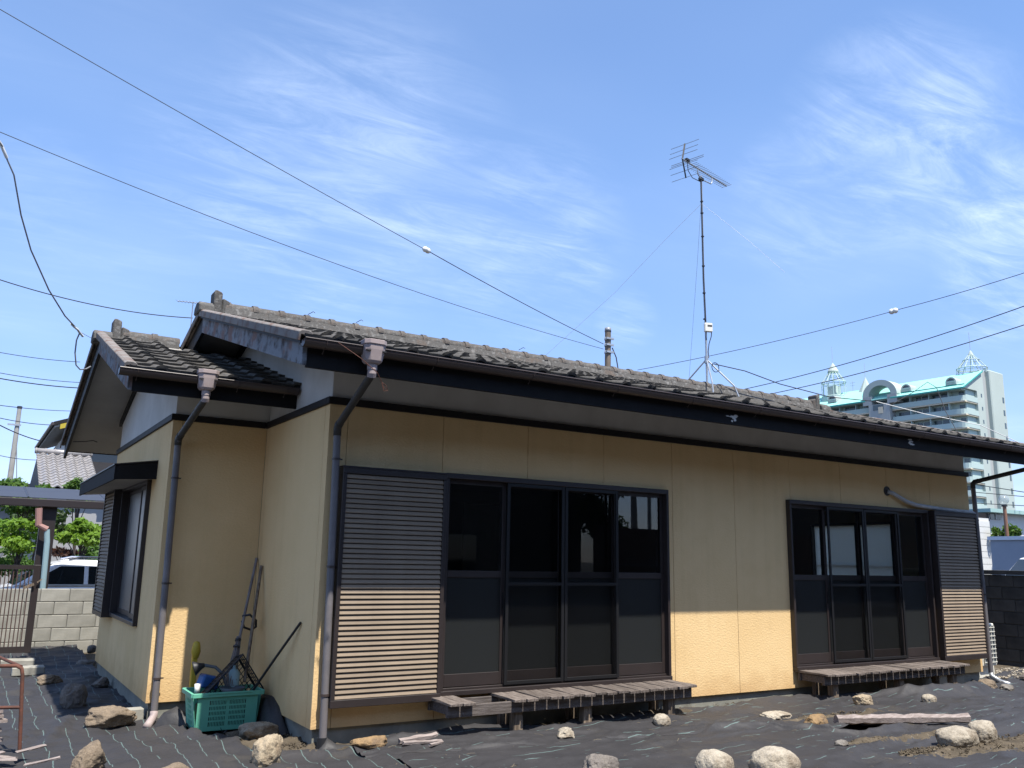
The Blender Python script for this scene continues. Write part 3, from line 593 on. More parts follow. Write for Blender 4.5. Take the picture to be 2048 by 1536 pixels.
# ---- roof tiles
TW, TP = 0.3030, 0.29
def tile_mesh(seed):
    rd = random.Random(seed); prof = [(0.0, 0.004), (0.012, 0.0), (0.10, -0.004), (0.205, 0.0), (0.219, 0.016), (0.234, 0.022), (0.276, 0.022), (0.296, 0.016), (0.312, 0.002)]
    vs = []; fs = []; n = len(prof); ln = 0.345; j = rd.uniform(-0.003, 0.003)
    for (s_, h) in ((-0.004+j, 0.040), (ln, 0.012)):
        for x, z in prof: vs.append((x+rd.uniform(-0.0015, 0.0015), s_+rd.uniform(-0.003, 0.003), z+h+rd.uniform(-0.002, 0.002)))
    for (s_, h) in ((0.0+j, 0.014), (ln, 0.002)):
        for x, z in prof: vs.append((x, s_, z+h))
    for i in range(n-1):
        fs.append((i, i+1, n+i+1, n+i)); fs.append((2*n+i, i, i+1, 2*n+i+1)[::-1] if False else (2*n+i, 2*n+i+1, i+1, i))
    fs.append((0, n, 3*n, 2*n)); fs.append((n-1, 3*n-1-0 if False else 3*n-1, 4*n-1, 2*n-1))
    me = bpy.data.meshes.new('roof_tile'); me.from_pydata(vs, [], fs); me.materials.append(M['tile'])
    bm = bmesh.new(); bm.from_mesh(me); bmesh.ops.recalc_face_normals(bm, faces=bm.faces); bm.to_mesh(me); bm.free(); return me
tiles = [tile_mesh(i) for i in range(6)]
def add_stuff_tile(acc, me, mtx):
    i = len(acc.v); acc.v += [tuple(mtx @ v.co) for v in me.vertices]; acc.f += [tuple(i+q for q in p.vertices) for p in me.polygons]
def lay(x0, ncol, ye, yr, zf, slope, parts_cols, keep=lambda x, y: True, back=False):
    ang = math.atan(slope); ln = abs(yr-ye)/math.cos(ang); rows = int(round((ln-0.03)/TP)); p = (ln-0.03)/rows; acc = MB(); cnt = 0
    sg = -1 if back else 1
    for c in range(ncol):
        for r in range(rows):
            y = ye+sg*r*p*math.cos(ang); x = x0+c*TW
            if not keep(x, y): continue
            z = zf(y)-0.036 + random.uniform(-0.003, 0.003)
            rot = (ang+random.uniform(-0.012, 0.012), random.uniform(-0.008, 0.008), random.uniform(-0.012, 0.012))
            xx = x
            if back: rot = (ang, 0, math.pi); xx = x+TW
            me = random.choice(tiles)
            if parts_cols(c, r) and cnt < 300:
                o = link('roof_tile', me, None, house, (xx, y, z)); o.rotation_euler = rot; cnt += 1
            else:
                add_stuff_tile(acc, me, Matrix.Translation((xx, y, z)) @ Matrix.Rotation(rot[2], 4, 'Z') @ Matrix.Rotation(rot[1], 4, 'Y') @ Matrix.Rotation(rot[0], 4, 'X'))
    if acc.v: o = acc.build('roof_tiles', 'tile', house); stuff(o)
lay(-0.56, 34, -0.925, 2.70, zr, 0.284, lambda c, r: c < 17)
lay(-0.56, 34, 6.385, 2.76, zr, 0.284, lambda c, r: False, back=True)
lay(-1.47, 5, 0.895, 3.61, zw, 0.316, lambda c, r: True, keep=lambda x, y: not (x > -0.9 and y > 2.95))
lay(-1.47, 5, 6.68, 3.67, zw, 0.316, lambda c, r: False, keep=lambda x, y: x < -0.8, back=True)
# verge (rake) edge tiles
def rake(x, ye, yr, zf, slope, back=False):
    ang = math.atan(slope); ln = abs(yr-ye)/math.cos(ang); n_ = max(1, int(round(ln/0.9))); p = ln/n_
    me = None
    for r in range(n_):
        if me is None:
            b = MB(); pr = [(-0.036, -0.045), (-0.020, -0.045), (-0.018, 0.0), (0.05, 0.0), (0.07, 0.012), (0.06, 0.028), (0.03, 0.038), (-0.015, 0.036), (-0.036, 0.022)]
            b.prism(pr, 'y', -0.006, p-0.001)
            o = b.build('verge_tile', 'rake', house, bevel=0.004, local=True); me = o.data
        else: o = link('verge_tile', me, None, house)
        sg = -1 if back else 1
        y = ye+sg*r*p*math.cos(ang)
        o.location = (x, y, zf(y)-0.008+random.uniform(-0.002, 0.002)); o.rotation_euler = (ang*sg if not back else ang, 0, 0 if not back else math.pi)
        if back: o.scale = (-1, 1, 1)
        WO[o.name] = (0, 0, 0)
rake(-0.565, -0.925, 2.70, zr, 0.284); rake(-0.565, 6.385, 2.76, zr, 0.284, True)
rake(-1.475, 0.895, 3.61, zw, 0.316); rake(-1.475, 6.68, 3.67, zw, 0.316, True)
rake(9.76, -0.925, 2.70, zr, 0.284)
# ridge: two mortar/noshi courses and round caps with collars
def ridge(x0, x1, y, zt, h):
    m = MB(); xs = [x0+(x1-x0)*i/40 for i in range(41)]
    for i in range(40):
        a, b = xs[i], xs[i+1]; w = 0.115+random.uniform(-0.004, 0.004)
        m.prism([(y-w, zt-h-0.02), (y+w, zt-h-0.02), (y+w-0.02, zt-h+0.055), (y-w+0.02, zt-h+0.055)], 'x', a, b)
    m.build('ridge_base', 'ridge', house)
    n_ = int((x1-x0)/0.30); p = (x1-x0)/n_; base = None
    for k in range(n_):
        if base is None:
            b = MB(); R0 = 0.085
            def arc(r, z): return [(math.cos(a)*r, math.sin(a)*r*0.95+z) for a in [math.pi*q/10 for q in range(11)]]
            b.prism(arc(R0, 0), 'x', 0.0, p+0.01)
            b.prism(arc(R0+0.017, -0.002), 'x', 0.01, 0.075)
            base = b.build('ridge_cap', 'ridge', house, bevel=0.004, local=True); o = base
        else: o = link('ridge_cap', base.data, None, house)
        o.location = (x0+k*p, y+random.uniform(-0.004, 0.004), zt-h+0.055+random.uniform(-0.003, 0.003)); o.rotation_euler = (0, random.uniform(-0.008, 0.008), random.uniform(-0.01, 0.01))
ridge(-0.34, 9.38, 2.73, 4.315, 0.155)
ridge(-1.24, -0.62, 3.64, 4.05, 0.155)
def ornament(x, y, z, sgn):
    b = MB()
    b.prism([(x, z-0.17), (x+sgn*0.09, z-0.17), (x+sgn*0.085, z+0.08), (x+sgn*0.015, z+0.105), (x-sgn*0.005, z+0.09)], 'y', y-0.095, y+0.095)
    b.prism([(x+sgn*0.091, z-0.17), (x+sgn*0.18, z-0.17), (x+sgn*0.17, z-0.01), (x+sgn*0.091, z+0.02)], 'y', y-0.09, y+0.09)
    b.build('ridge_end_ornament', 'ridge', house, bevel=0.012)
ornament(-0.46, 2.73, 4.30, 1); ornament(9.57, 2.73, 4.30, -1); ornament(-1.34, 3.64, 4.035, 1)
def ridge_tail(x0, x1, y, z):
    b = MB(); b.prism([(y-0.15, z-0.09), (y+0.15, z-0.09), (y+0.13, z-0.01), (y+0.05, z+0.035), (y-0.05, z+0.035), (y-0.13, z-0.01)], 'x', x0, x1); b.build('ridge_tail', 'ridge', house, bevel=0.012)
ridge_tail(-0.62, -0.455, 2.73, 4.215); ridge_tail(9.565, 9.80, 2.73, 4.215); ridge_tail(-1.535, -1.335, 3.64, 3.945)
# small dark wires sticking out of the ridge
for x in (0.62, 1.22, 3.55): MB().tube([(x, 2.70, 4.31), (x+0.05, 2.66, 4.345), (x+0.07, 2.65, 4.33)], 0.004, 5).build('ridge_wire', 'wire', house)
# eave stops: dark openings of the tile rolls above the gutter
m0 = None
for k in range(34):
    x = -0.56+k*TW+0.255
    if m0 is None: m0 = MB().prism([(-0.045, -0.045), (0.045, -0.045), (0.035, 0.02), (0, 0.035), (-0.035, 0.02)], 'y', -0.02, 0.0).build('eave_stop', 'black_trim', house, local=True); o = m0
    else: o = link('eave_stop', m0.data, None, house)
    o.location = (x, -0.905, zr(-0.90)-0.012)
for k in range(5):
    o = link('eave_stop', m0.data, None, house, (-1.47+k*TW+0.255, 0.915, zw(0.92)-0.012))
# gutters
def gutter(x0, x1, y, z, hang):
    n = 10; out = []; inn = []
    for q in range(n+1):
        a = math.pi+math.pi*q/n; out.append((y+0.056*math.cos(a), z+0.056*math.sin(a)*1.05)); inn.append((y+0.052*math.cos(a), z+0.052*math.sin(a)*1.05))
    b = MB(); i = 0; vs = []
    for X in (x0, x1): vs += [(X, p[0], p[1]) for p in out] + [(X, p[0], p[1]) for p in inn]
    k = n+1; b.v = vs
    for q in range(n):
        b.f += [(q, q+1, 2*k+q+1, 2*k+q), (k+q, 3*k+q, 3*k+q+1, k+q+1), (q, k+q, k+q+1, q+1), (2*k+q, 2*k+q+1, 3*k+q+1, 3*k+q)]
    b.f += [(0, 2*k, 3*k, k), (n, k+n, 3*k+n, 2*k+n)]
    b.tube([(x0, y-0.056, z), (x1, y-0.056, z)], 0.006, 6)
    for X in (x0, x1):
        i = len(b.v); b.v += [(X, p[0], p[1]) for p in out]; b.f.append(tuple(i+q for q in range(k)))
    g = b.build('gutter', 'gutter', house); auto_smooth(g, 50)
    for hx in hang:
        h = MB(); h.tube([(hx, y+0.05, z+0.0)] + [(hx, y+0.060*math.cos(math.pi+math.pi*q/6), z+0.060*math.sin(math.pi+math.pi*q/6)) for q in range(5, -1, -1)], 0.0035, 5)
        h.tube([(hx, y+0.02, z-0.058), (hx, y+0.04, z-0.085), (hx, y+0.055, z-0.075)], 0.0035, 5)
        h.build('gutter_hanger', 'gutter', g)
    return g
gutter(-0.565, XR+0.05, -0.922, 3.075, [-0.40+0.905*k for k in range(12)])
gutter(-1.545, 0.0, 0.905, 3.055, [-1.40, -0.55, -0.12])
def hopper(x, y, z, par):
    b = MB()
    def oct_(w, d, c, zz_): return [(x-w+c, y-d, zz_), (x+w-c, y-d, zz_), (x+w, y-d+c, zz_), (x+w, y+d-c*0.5, zz_), (x-w, y+d-c*0.5, zz_), (x-w, y-d+c, zz_)]
    lv = [(0.090, 0.085, 0.035, z+0.02), (0.090, 0.085, 0.035, z-0.015), (0.083, 0.078, 0.032, z-0.018), (0.080, 0.075, 0.032, z-0.055), (0.066, 0.062, 0.028, z-0.135), (0.050, 0.048, 0.022, z-0.155), (0.036, 0.036, 0.016, z-0.157)]
    i0 = len(b.v)
    for l_ in lv: b.v += oct_(*l_)
    for j in range(len(lv)-1):
        for q in range(6): a = i0+j*6; b.f.append((a+q, a+(q+1) % 6, a+6+(q+1) % 6, a+6+q))
    b.f.append(tuple(i0+q for q in range(6)))
    o = b.build('hopper', 'hopper', par, bevel=0.003)
    c = MB().tube([(x, y, z-0.155), (x, y, z-0.20)], 0.038, 14).tube([(x, y, z-0.195), (x, y, z-0.225), (x+0.003, y+0.012, z-0.25)], 0.034, 14)
    c.build('hopper_neck', 'hopper', par, smooth=False)
    for s_ in (-1, 1): MB().box(min(x+s_*0.045, x+s_*0.076), max(x+s_*0.045, x+s_*0.076), y-0.0775, y-0.03, z-0.070, z-0.062).build('hopper_notch', 'pipe_dark', par)
def downpipe(name, pts_d, pts_v, brackets, hop=None, yw=0.0):
    par = MB().tube(pts_v, 0.0305, 14).build(name, 'pipe', house); auto_smooth(par, 50)
    d = MB().tube(pts_d, 0.030, 14).build('sloping_pipe', 'pipe_dark', par); auto_smooth(d, 50)
    e = MB().tube([pts_d[-2] if False else tuple(Vector(pts_d[-1]).lerp(Vector(pts_d[0]), 0.05)), pts_d[-1], pts_v[0], (pts_v[0][0], pts_v[0][1], pts_v[0][2]-0.06)], 0.0335, 14).build('elbow', 'pipe_dark', par, smooth=True)
    for z_ in brackets:
        t_ = (pts_v[0][2]-z_)/(pts_v[0][2]-pts_v[1][2]); x_ = pts_v[0][0]+(pts_v[1][0]-pts_v[0][0])*t_; y_ = pts_v[0][1]+(pts_v[1][1]-pts_v[0][1])*t_
        MB().lathe([(0.031, -0.009), (0.036, -0.009), (0.036, 0.009), (0.031, 0.009)], (x_, y_, z_), 14).box(x_-0.004, x_+0.004, y_+0.03, yw+0.0, z_-0.006, z_+0.006).box(x_+0.03, x_+0.055, y_-0.004, y_+0.004, z_-0.006, z_+0.006).build('pipe_bracket', 'gutter', par)
    if hop: hopper(*hop, par)
    return par
downpipe('downpipe', [(-0.035, -0.955, 2.87), (0.045, -0.10, 2.60)], [(0.047, -0.078, 2.575), (0.080, -0.072, 0.14)], [2.32, 1.451, 0.464], (-0.038, -0.965, 3.105))
MB().tube([(0.08, -0.072, 0.15), (0.08, -0.072, 0.02)], 0.042, 12).build('drain_boot', 'black_plastic', house)
dp = downpipe('downpipe', [(-0.828, 0.875, 2.87), (-0.860, 1.70, 2.62)], [(-0.861, 1.745, 2.60), (-0.842, 1.748, 0.13)], [2.23, 1.26, 0.42], (-0.832, 0.865, 3.095), 1.82)
MB().tube([(-0.842, 1.748, 0.135), (-0.845, 1.735, 0.095), (-0.90, 1.62, 0.055), (-0.925, 1.57, 0.04)], 0.034, 12).build('outlet_elbow', 'hopper', dp, smooth=True)
downpipe('downpipe', [(9.95, -0.90, 2.99), (9.40, -0.02, 2.73)], [(9.385, -0.0, 2.70), (9.43, -0.0, 0.17)], [2.2, 1.2], (9.97, -0.965, 3.105), 0.02)
MB().tube([(9.43, 0, 0.18), (9.43, -0.01, 0.13), (9.41, -0.14, 0.075), (9.395, -0.26, 0.06)], 0.031, 12).build('outlet_pipe', 'galv', house, smooth=True)
# brown cord hanging past the hopper
MB().tube([(-0.32, -0.985, 3.07), (-0.17, -1.06, 2.96), (-0.03, -1.05, 2.87), (0.03, -1.0, 2.815)], 0.0028, 5).tube([(0.03, -1.0, 2.815), (0.07, -1.0, 2.79), (0.08, -1.0, 2.76), (0.05, -1.0, 2.775), (0.03, -1.0, 2.815), (0.05, -1.0, 2.75), (0.085, -1.0, 2.755)], 0.0028, 5).build('hanging_cord', 'rust', house)
# ---- shutter boxes
def shutter(x0, x1, z0, z1, yf, lab):
    b = MB(); fr = 0.035
    b.box(x0, x1, yf, -0.002, z1-0.05, z1).box(x0, x1, yf, -0.002, z0, z0+0.06)
    b.box(x0, x0+fr, yf, -0.002, z0+0.06, z1-0.05).box(x1-fr, x1, yf, -0.002, z0+0.06, z1-0.05).box(x0+fr, x1-fr, yf+0.035, -0.004, z0+0.06, z1-0.05)
    p = b.build('shutter_box', 'alu', house, bevel=0.003)
    MB().box(x0-0.004, x1+0.004, yf-0.006, -0.003, z1, z1+0.012).build('top_cap', 'alu', p)
    n = int((z1-z0-0.11)/0.0402); pt = (z1-z0-0.11)/n; me = None
    for k in range(n):
        z = z0+0.06+k*pt
        if me is None:
            s_ = MB().prism([(0.0, 0.002), (-0.002, 0.007), (0.010, pt-0.006), (0.026, pt-0.002), (0.026, 0.002)], 'x', 0, x1-x0-2*fr-0.004)
            o = s_.build('slat', 'slat', p, local=True); me = o.data
        else: o = link('slat', me, None, p)
        o.location = (x0+fr+0.002, yf+0.008, z); WO[o.name] = tuple(o.location)
    return p
shutter(0.105, 1.072, 0.365, 2.258, -0.125, 'left')
shutter(8.235, 9.205, 0.385, 2.265, -0.125, 'right')
# ---- sliding windows
def sliding_window(W, bounds, shade_left):
    x0, x1, z0, z1 = W
    b = MB(); b.box(x0, x1, -0.062, 0.12, z1-0.035, z1+0.012).box(x0, x1, -0.075, 0.12, z0-0.012, z0+0.028)
    b.box(x0, x0+0.03, -0.062, 0.12, z0+0.028, z1-0.035).box(x1-0.03, x1, -0.062, 0.12, z0+0.028, z1-0.035)
    b.box(x0+0.03, x1-0.03, -0.020, 0.055, z0+0.0285, z0+0.045)
    w = b.build('window_frame', 'alu', house, bevel=0.003)
    for i, (a, c) in enumerate(zip(bounds, bounds[1:])):
        y0, y1 = ((0.0, 0.028) if i in (0, 3) else (0.034, 0.062)); a -= 0.018 if i in (1, 2, 3) else 0; c += 0.018 if i in (0, 1, 2) else 0
        mt = 'alu' if i in (0, 3) else 'alu_black'
        s_ = MB(); st = 0.038
        s_.box(a, a+st, y0, y1, z0+0.05, z1-0.035).box(c-st, c, y0, y1, z0+0.05, z1-0.035)
        s_.box(a+st, c-st, y0, y1, z0+0.05, z0+0.155).box(a+st, c-st, y0, y1, z1-0.075, z1-0.035).box(a+st, c-st, y0, y1, 1.372, 1.432)
        s_.build('sash', 'alu', w, bevel=0.002)
        ym = (y0+y1)/2
        MB().box(a+st, c-st, ym-0.002, ym+0.002, z0+0.155, 1.372).build('frosted_pane', 'frost', w)
        MB().box(a+st, c-st, ym-0.002, ym+0.002, 1.432, z1-0.075).build('clear_pane', 'glass', w)
        if i in (0, 3):
            hx = c-0.026 if i == 0 else a+0.012
            MB().box(hx, hx+0.012, y0-0.006, y0, 1.10, 1.24).build('sash_pull', 'alu_black', w)
    for i in (1, 2):
        a, c = bounds[i], bounds[i+1]; a += 0.004; c -= 0.004; st = 0.032; y0, y1 = -0.050, -0.032
        s_ = MB(); s_.box(a, a+st, y0, y1, z0+0.045, z1-0.037).box(c-st, c, y0, y1, z0+0.045, z1-0.037).box(a+st, c-st, y0, y1, z0+0.045, z0+0.075).box(a+st, c-st, y0, y1, z1-0.07, z1-0.037).box(a+st, c-st, y0, y1, 1.305, 1.333)
        s_.build('screen_frame', 'alu_black', w, bevel=0.002)
        MB().face((a+st, -0.041, z0+0.075), (c-st, -0.041, z0+0.075), (c-st, -0.041, z1-0.07), (a+st, -0.041, z1-0.07)).build('insect_screen', 'screen', w)
    return w
sliding_window(W1, [1.125, 1.735, 2.39, 3.045, 3.67], True)
sliding_window(W2, [5.575, 6.20, 6.89, 7.59, 8.17], False)
# east window (seen through the right-hand room)
w4 = MB(); y0, y1, z0, z1 = W4
w4.box(L-0.115, L+0.02, y0, y1, z0, z0+0.035).box(L-0.115, L+0.02, y0, y1, z1-0.035, z1).box(L-0.115, L+0.02, y0, y0+0.035, z0+0.035, z1-0.035).box(L-0.115, L+0.02, y1-0.035, y1, z0+0.035, z1-0.035)
w4.box(L-0.07, L-0.03, 1.72, 1.82, z0+0.035, z1-0.035)
p4 = w4.build('window_frame', 'alu_black', house)
MB().box(L-0.055, L-0.050, y0+0.035, 1.72, z0+0.035, z1-0.035).build('frosted_pane', 'frost_back', p4)
MB().box(L-0.045, L-0.040, 1.82, y1-0.035, z0+0.035, z1-0.035).build('frosted_pane', 'frost_back', p4)
MB().box(L-0.02, L-0.005, y0, y1, 1.545, 1.565).build('outer_rail', 'alu_black', p4)
# interior
b = MB(); b.box(0.11, L-0.11, 0.125, 5.39, 0.36, 0.42); b.build('room_floor', 'interior_floor', house)
b = MB(); b.box(0.11, L-0.11, 0.105, 5.39, 2.46, 2.50); b.build('room_ceiling', 'interior', house)
b = MB(); b.box(4.75, 4.85, 0.11, 3.60, 0.421, 2.459); b.box(0.11, L-0.105, 3.60, 3.66, 0.421, 2.459); b.build('room_partition', 'interior', house)
MB().box(3.27, 3.84, 3.585, 3.598, 0.43, 2.28).build('room_door', 'interior_panel', house)
MB().box(0.115, 4.7, 3.55, 3.584, 2.29, 2.34).build('room_lintel', 'interior', house)
# ---- wing window, shutter box and hood
y0, y1, z0, z1 = W3
b = MB(); b.box(-0.955, -0.82, y0, y1, z0-0.01, z0+0.03).box(-0.955, -0.82, y0, y1, z1-0.03, z1+0.01).box(-0.955, -0.82, y0, y0+0.035, z0+0.03, z1-0.03).box(-0.955, -0.82, y1-0.035, y1, z0+0.03, z1-0.03)
w = b.build('window_frame', 'alu', house, bevel=0.003)
for a, c, xx in ((y0+0.04, 3.28, -0.895), (3.24, 4.32, -0.865)):
    MB().box(xx-0.012, xx+0.012, a, a+0.035, z0+0.035, z1-0.035).box(xx-0.012, xx+0.012, c-0.035, c, z0+0.035, z1-0.035).box(xx-0.012, xx+0.012, a+0.035, c-0.035, z0+0.035, z0+0.085).box(xx-0.012, xx+0.012, a+0.035, c-0.035, z1-0.075, z1-0.035).build('sash', 'alu', w)
    MB().box(xx-0.002, xx+0.002, a+0.035, c-0.035, z0+0.085, z1-0.075).build('pane', 'frost', w)
sb = MB(); X = -1.035; a, c = 4.37, 5.22
sb.box(X, -0.912, a, a+0.035, z0-0.03, z1+0.02).box(X, -0.912, c-0.03, c, z0-0.03, z1+0.02).box(X, -0.912, a+0.035, c-0.03, z1-0.02, z1+0.02).box(X, -0.912, a+0.035, c-0.03, z0-0.03, z0+0.02).box(X+0.035, -0.912, a+0.036, c-0.031, z0+0.02, z1-0.02)
p = sb.build('shutter_box', 'alu', house)
me = None
for k in range(34):
    z = z0+0.022+k*0.0413
    if me is None:
        o = MB().prism([(0.0, 0.002), (-0.002, 0.007), (0.010, 0.035), (0.026, 0.039), (0.026, 0.002)], 'y', 0, c-a-0.07)
        o = o.build('slat', 'slat', p, local=True); me = o.data
    else: o = link('slat', me, None, p)
    o.location = (X+0.008, a+0.038, z)
hd = MB(); hd.prism([(-1.285, 2.245), (-0.912, 2.275), (-0.912, 2.43), (-1.285, 2.368)], 'y', 2.43, 5.48).build('window_hood', 'soffit', house)
hf = MB(); hf.box(-1.305, -1.286, 2.41, 5.50, 2.235, 2.375); hf.prism([(-1.285, 2.237), (-0.911, 2.262), (-0.911, 2.438), (-1.285, 2.376)], 'y', 2.408, 2.4295)
hf.build('hood_fascia', 'fascia', house); MB().prism([(-1.315, 2.377), (-0.911, 2.440), (-0.911, 2.452), (-1.315, 2.389)], 'y', 2.398, 5.51).build('hood_roof', 'alu', house)
# cable under the wing eave soffit
MB().tube([(-1.44, 5.6, 2.93), (-1.3, 5.75, 2.96), (-1.18, 5.9, 3.0), (-1.12, 5.95, 2.99)], 0.006, 5).build('eave_cable', 'wire', house)
# ---- refrigerant hose on the right
hs = thing('air_conditioner_hose', 'grey wrapped air-conditioner hose running from the wall hole over the right shutter box', 'hose', (7.44, 0, 2.49))
MB().lathe([(0.0, 0.0), (0.06, 0.0), (0.06, 0.012), (0.0, 0.012)], (0, 0, 0), 16).build('wall_cover', 'pipe_dark', hs, local=True).rotation_euler = (R_(90), 0, 0)
auto_smooth(MB().tube([(7.44, -0.01, 2.485), (7.50, -0.05, 2.46), (7.75, -0.06, 2.37), (7.95, -0.06, 2.335), (8.4, -0.07, 2.31), (8.9, -0.09, 2.295), (9.14, -0.10, 2.292), (9.225, -0.09, 2.26), (9.245, -0.07, 2.18), (9.25, -0.04, 2.05), (9.27, 0.04, 1.9), (9.29, 0.2, 1.2), (9.32, 0.40, 0.55)], 0.026, 12).build('hose', 'hose', hs), 60)
MB().lathe([(0.0, -0.11), (0.03, -0.09), (0.04, 0.0), (0.03, 0.09), (0.0, 0.11)], (9.245, -0.03, 2.15), 12).build('hose_bend_cover', 'pale_plastic', hs, smooth=True)
# ---- outdoor unit
ac = thing('air_conditioner_unit', 'ivory outdoor air-conditioner unit standing beyond the right-hand house corner', 'air conditioner', (9.67, 0.5, 0.04))
ax0, ax1, ay0, ay1, az0, az1 = 9.50, 9.84, 0.13, 0.92, 0.24, 0.80
MB().box(ax0, ax1, ay0+0.012, ay1, az0, az1).build('casing', 'white_plastic', ac, bevel=0.01)
for k in range(5): xx = ax0+0.03+k*(ax1-ax0-0.06)/4; MB().box(xx-0.004, xx+0.004, ay0-0.004, ay0+0.004, az0+0.03, az1-0.03).build('guard_bar', 'white_plastic', ac)
for k in range(9): z = az0+0.05+k*(az1-az0-0.1)/8; MB().box(ax0+0.02, ax1-0.02, ay0-0.009, ay0-0.0045, z-0.005, z+0.005).build('guard_bar', 'white_plastic', ac)
MB().box(ax0+0.03, ax1-0.03, ay0+0.005, ay0+0.0115, az0+0.03, az1-0.03).build('fin_panel', 'grey_plastic', ac)
for yy in (0.2, 0.78): MB().box(ax0-0.02, ax1+0.02, yy, yy+0.07, 0.02, az0-0.001).build('foot', 'white_plastic', ac)
# ================================================================== DECKS
def wooden_deck(label, x0, x1, gaps, posts, px0=None):
    d = thing('wooden_deck', label, 'deck', ((x0+x1)/2, -0.22, 0.05), 'low weathered wooden decks along the front wall')
    pw = 0.1215; n = int(round((x1-x0)/pw)); pw = (x1-x0)/n; me = []
    for k in range(5):
        rd = random.Random(k); b = MB(); w = pw-0.011; e = rd.uniform(-0.012, 0.012)
        vs = []; L_ = 0.458+e
        for j in range(5):
            y = -L_*j/4
            for x, z in ((0, 0), (w, 0), (w, -0.024), (0, -0.024)): vs.append((x+rd.uniform(-.0018, .0018), y, z+rd.uniform(-.002, .002)-0.004*(j == 4)))
        b.v = vs
        for j in range(4):
            for q in range(4): b.f.append((j*4+q, j*4+(q+1) % 4, j*4+4+(q+1) % 4, j*4+4+q))
        b.f += [(3, 2, 1, 0), (16, 17, 18, 19)]
        me.append(b)
    first = {}
    for k in range(n):
        x = x0+k*pw+0.005
        if any(a < x+0.04 < c for a, c in gaps): continue
        v = random.randrange(5)
        if v not in first: o = me[v].build('plank', 'wood', d, bevel=0.003, local=True); first[v] = o.data
        else: o = link('plank', first[v], None, d)
        o.location = (x-WO[d.name][0], -0.012-WO[d.name][1]+random.uniform(-0.006, 0.006), 0.392-WO[d.name][2]+random.uniform(-0.003, 0.004)); o.rotation_euler = (random.uniform(-.006, .006), random.uniform(-.01, .01), random.uniform(-.008, .008))
    MB().box(x0+0.01, x1-0.02, -0.402, -0.365, 0.272, 0.364).build('front_beam', 'wood_x', d, bevel=0.003)
    MB().box(x0+0.01, x1-0.02, -0.075, -0.04, 0.285, 0.364).build('rear_beam', 'wood_x', d, bevel=0.003)
    for x in (x0+0.03, x1-0.07): MB().box(x, x+0.035, -0.364, -0.076, 0.290, 0.362).build('cross_beam', 'wood_x', d)
    for x, zb, foot in posts:
        MB().box(x-0.045, x+0.045, -0.364, -0.285, zb, 0.363).build('post', 'wood_z', d, bevel=0.004)
        MB().box(x-0.045, x+0.045, -0.13, -0.076, zb, 0.363).build('post', 'wood_z', d, bevel=0.004)
        if foot: MB().prism([(x-0.085, zb-0.10), (x+0.085, zb-0.10), (x+0.055, zb+0.015), (x-0.055, zb+0.015)], 'y', -0.43, -0.27).build('concrete_foot', 'concrete', d, bevel=0.006)
    return d
wooden_deck('low weathered wooden deck with missing planks below the larger left window', 0.985, 3.665, [(1.24, 1.62)], [(1.70, 0.04, False), (2.43, 0.08, False), (3.42, 0.08, False)])
wooden_deck('low weathered wooden deck, complete, below the right window and its shutter', 5.565, 8.20, [], [(5.80, 0.08, False), (6.97, 0.13, True), (8.02, 0.12, True)])
# ================================================================== STONES
def stone(label, x, y, w, d, h, mt, seed, ang=0.0, rz=0.0, sink=0.15, group=None, tilt=0.0, name='stone', detail=5, rough=1.0):
    rd = random.Random(seed); bm = bmesh.new(); bmesh.ops.create_icosphere(bm, subdivisions=detail, radius=1.0)
    planes = []
    for _ in range(9+int(ang*4)):
        v = Vector((rd.gauss(0, 1), rd.gauss(0, 1), rd.gauss(0, 1))).normalized(); planes.append((v, rd.uniform(0.62, 0.95)))
    for v in bm.verts:
        d0 = v.co.normalized(); r = 1.0
        if ang > 0:
            rr = min([dd/max(1e-3, d0.dot(nv)) for nv, dd in planes if d0.dot(nv) > 0.05]+[1.25]); r = 1.0*(1-ang)+rr*ang
        # box-ish rounding so that stones are not plain ellipsoids
        p = Vector([math.copysign(abs(c)**0.82, c) for c in d0]) if ang < 0.5 else d0
        nn = noise.fractal(d0*1.3+Vector((seed*3.1, 0, 0)), 1.0, 2.0, 3)*0.15*rough + noise.fractal(d0*4+Vector((seed, 4, 0)), 0.8, 2.1, 5)*0.055*rough
        v.co = p*(r+nn)
    lo = [min(v.co[i] for v in bm.verts) for i in range(3)]; hi = [max(v.co[i] for v in bm.verts) for i in range(3)]
    for v in bm.verts:
        v.co = Vector([((v.co[i]-lo[i])/(hi[i]-lo[i])-0.5)*s_ for i, s_ in enumerate((w, d, h))])
    me = bpy.data.meshes.new(name); bm.to_mesh(me); bm.free(); me.polygons.foreach_set('use_smooth', [True]*len(me.polygons))
    if ang >= 0.5: me.polygons.foreach_set('use_smooth', [False if False else True]*len(me.polygons))
    o = link(name, me, mt, None, (x, y, G(x, y)+0.02+h*(0.5-sink))); o.rotation_euler = (tilt, 0, rz); return tag(o, label, 'stone', group)
GR = 'stones lying on the weed fabric'
def S(label, L_, R__, top, bot, mt, seed, ang=0, zg=0.05, hs=1.0, dr=0.8, rz=0.0, sink=0.12, tilt=0.0, rough=1.0, yoff=0.0):
    x, y, w = L_; stone(label, x, y, w, w*dr, R__, mt, seed, ang, rz, sink, GR, tilt, rough=rough)
stone('brown wedge-shaped stone, half sunlit, on the fabric below the gate', -1.478, 4.467, 0.276, 0.193, 0.147, 'rock_brown', 1, 0.60, 0.30, 0.16, GR)
stone('big dark oval boulder standing on end in the shade left of the wing', -1.378, 2.922, 0.247, 0.185, 0.270, 'rock_dark', 2, 0.15, 0.20, 0.16, GR)
stone('low dim oval stone by the rear wall base of the wing', -0.920, 6.273, 0.250, 0.200, 0.093, 'rock_grey', 3, 0.20, 0.10, 0.16, GR)
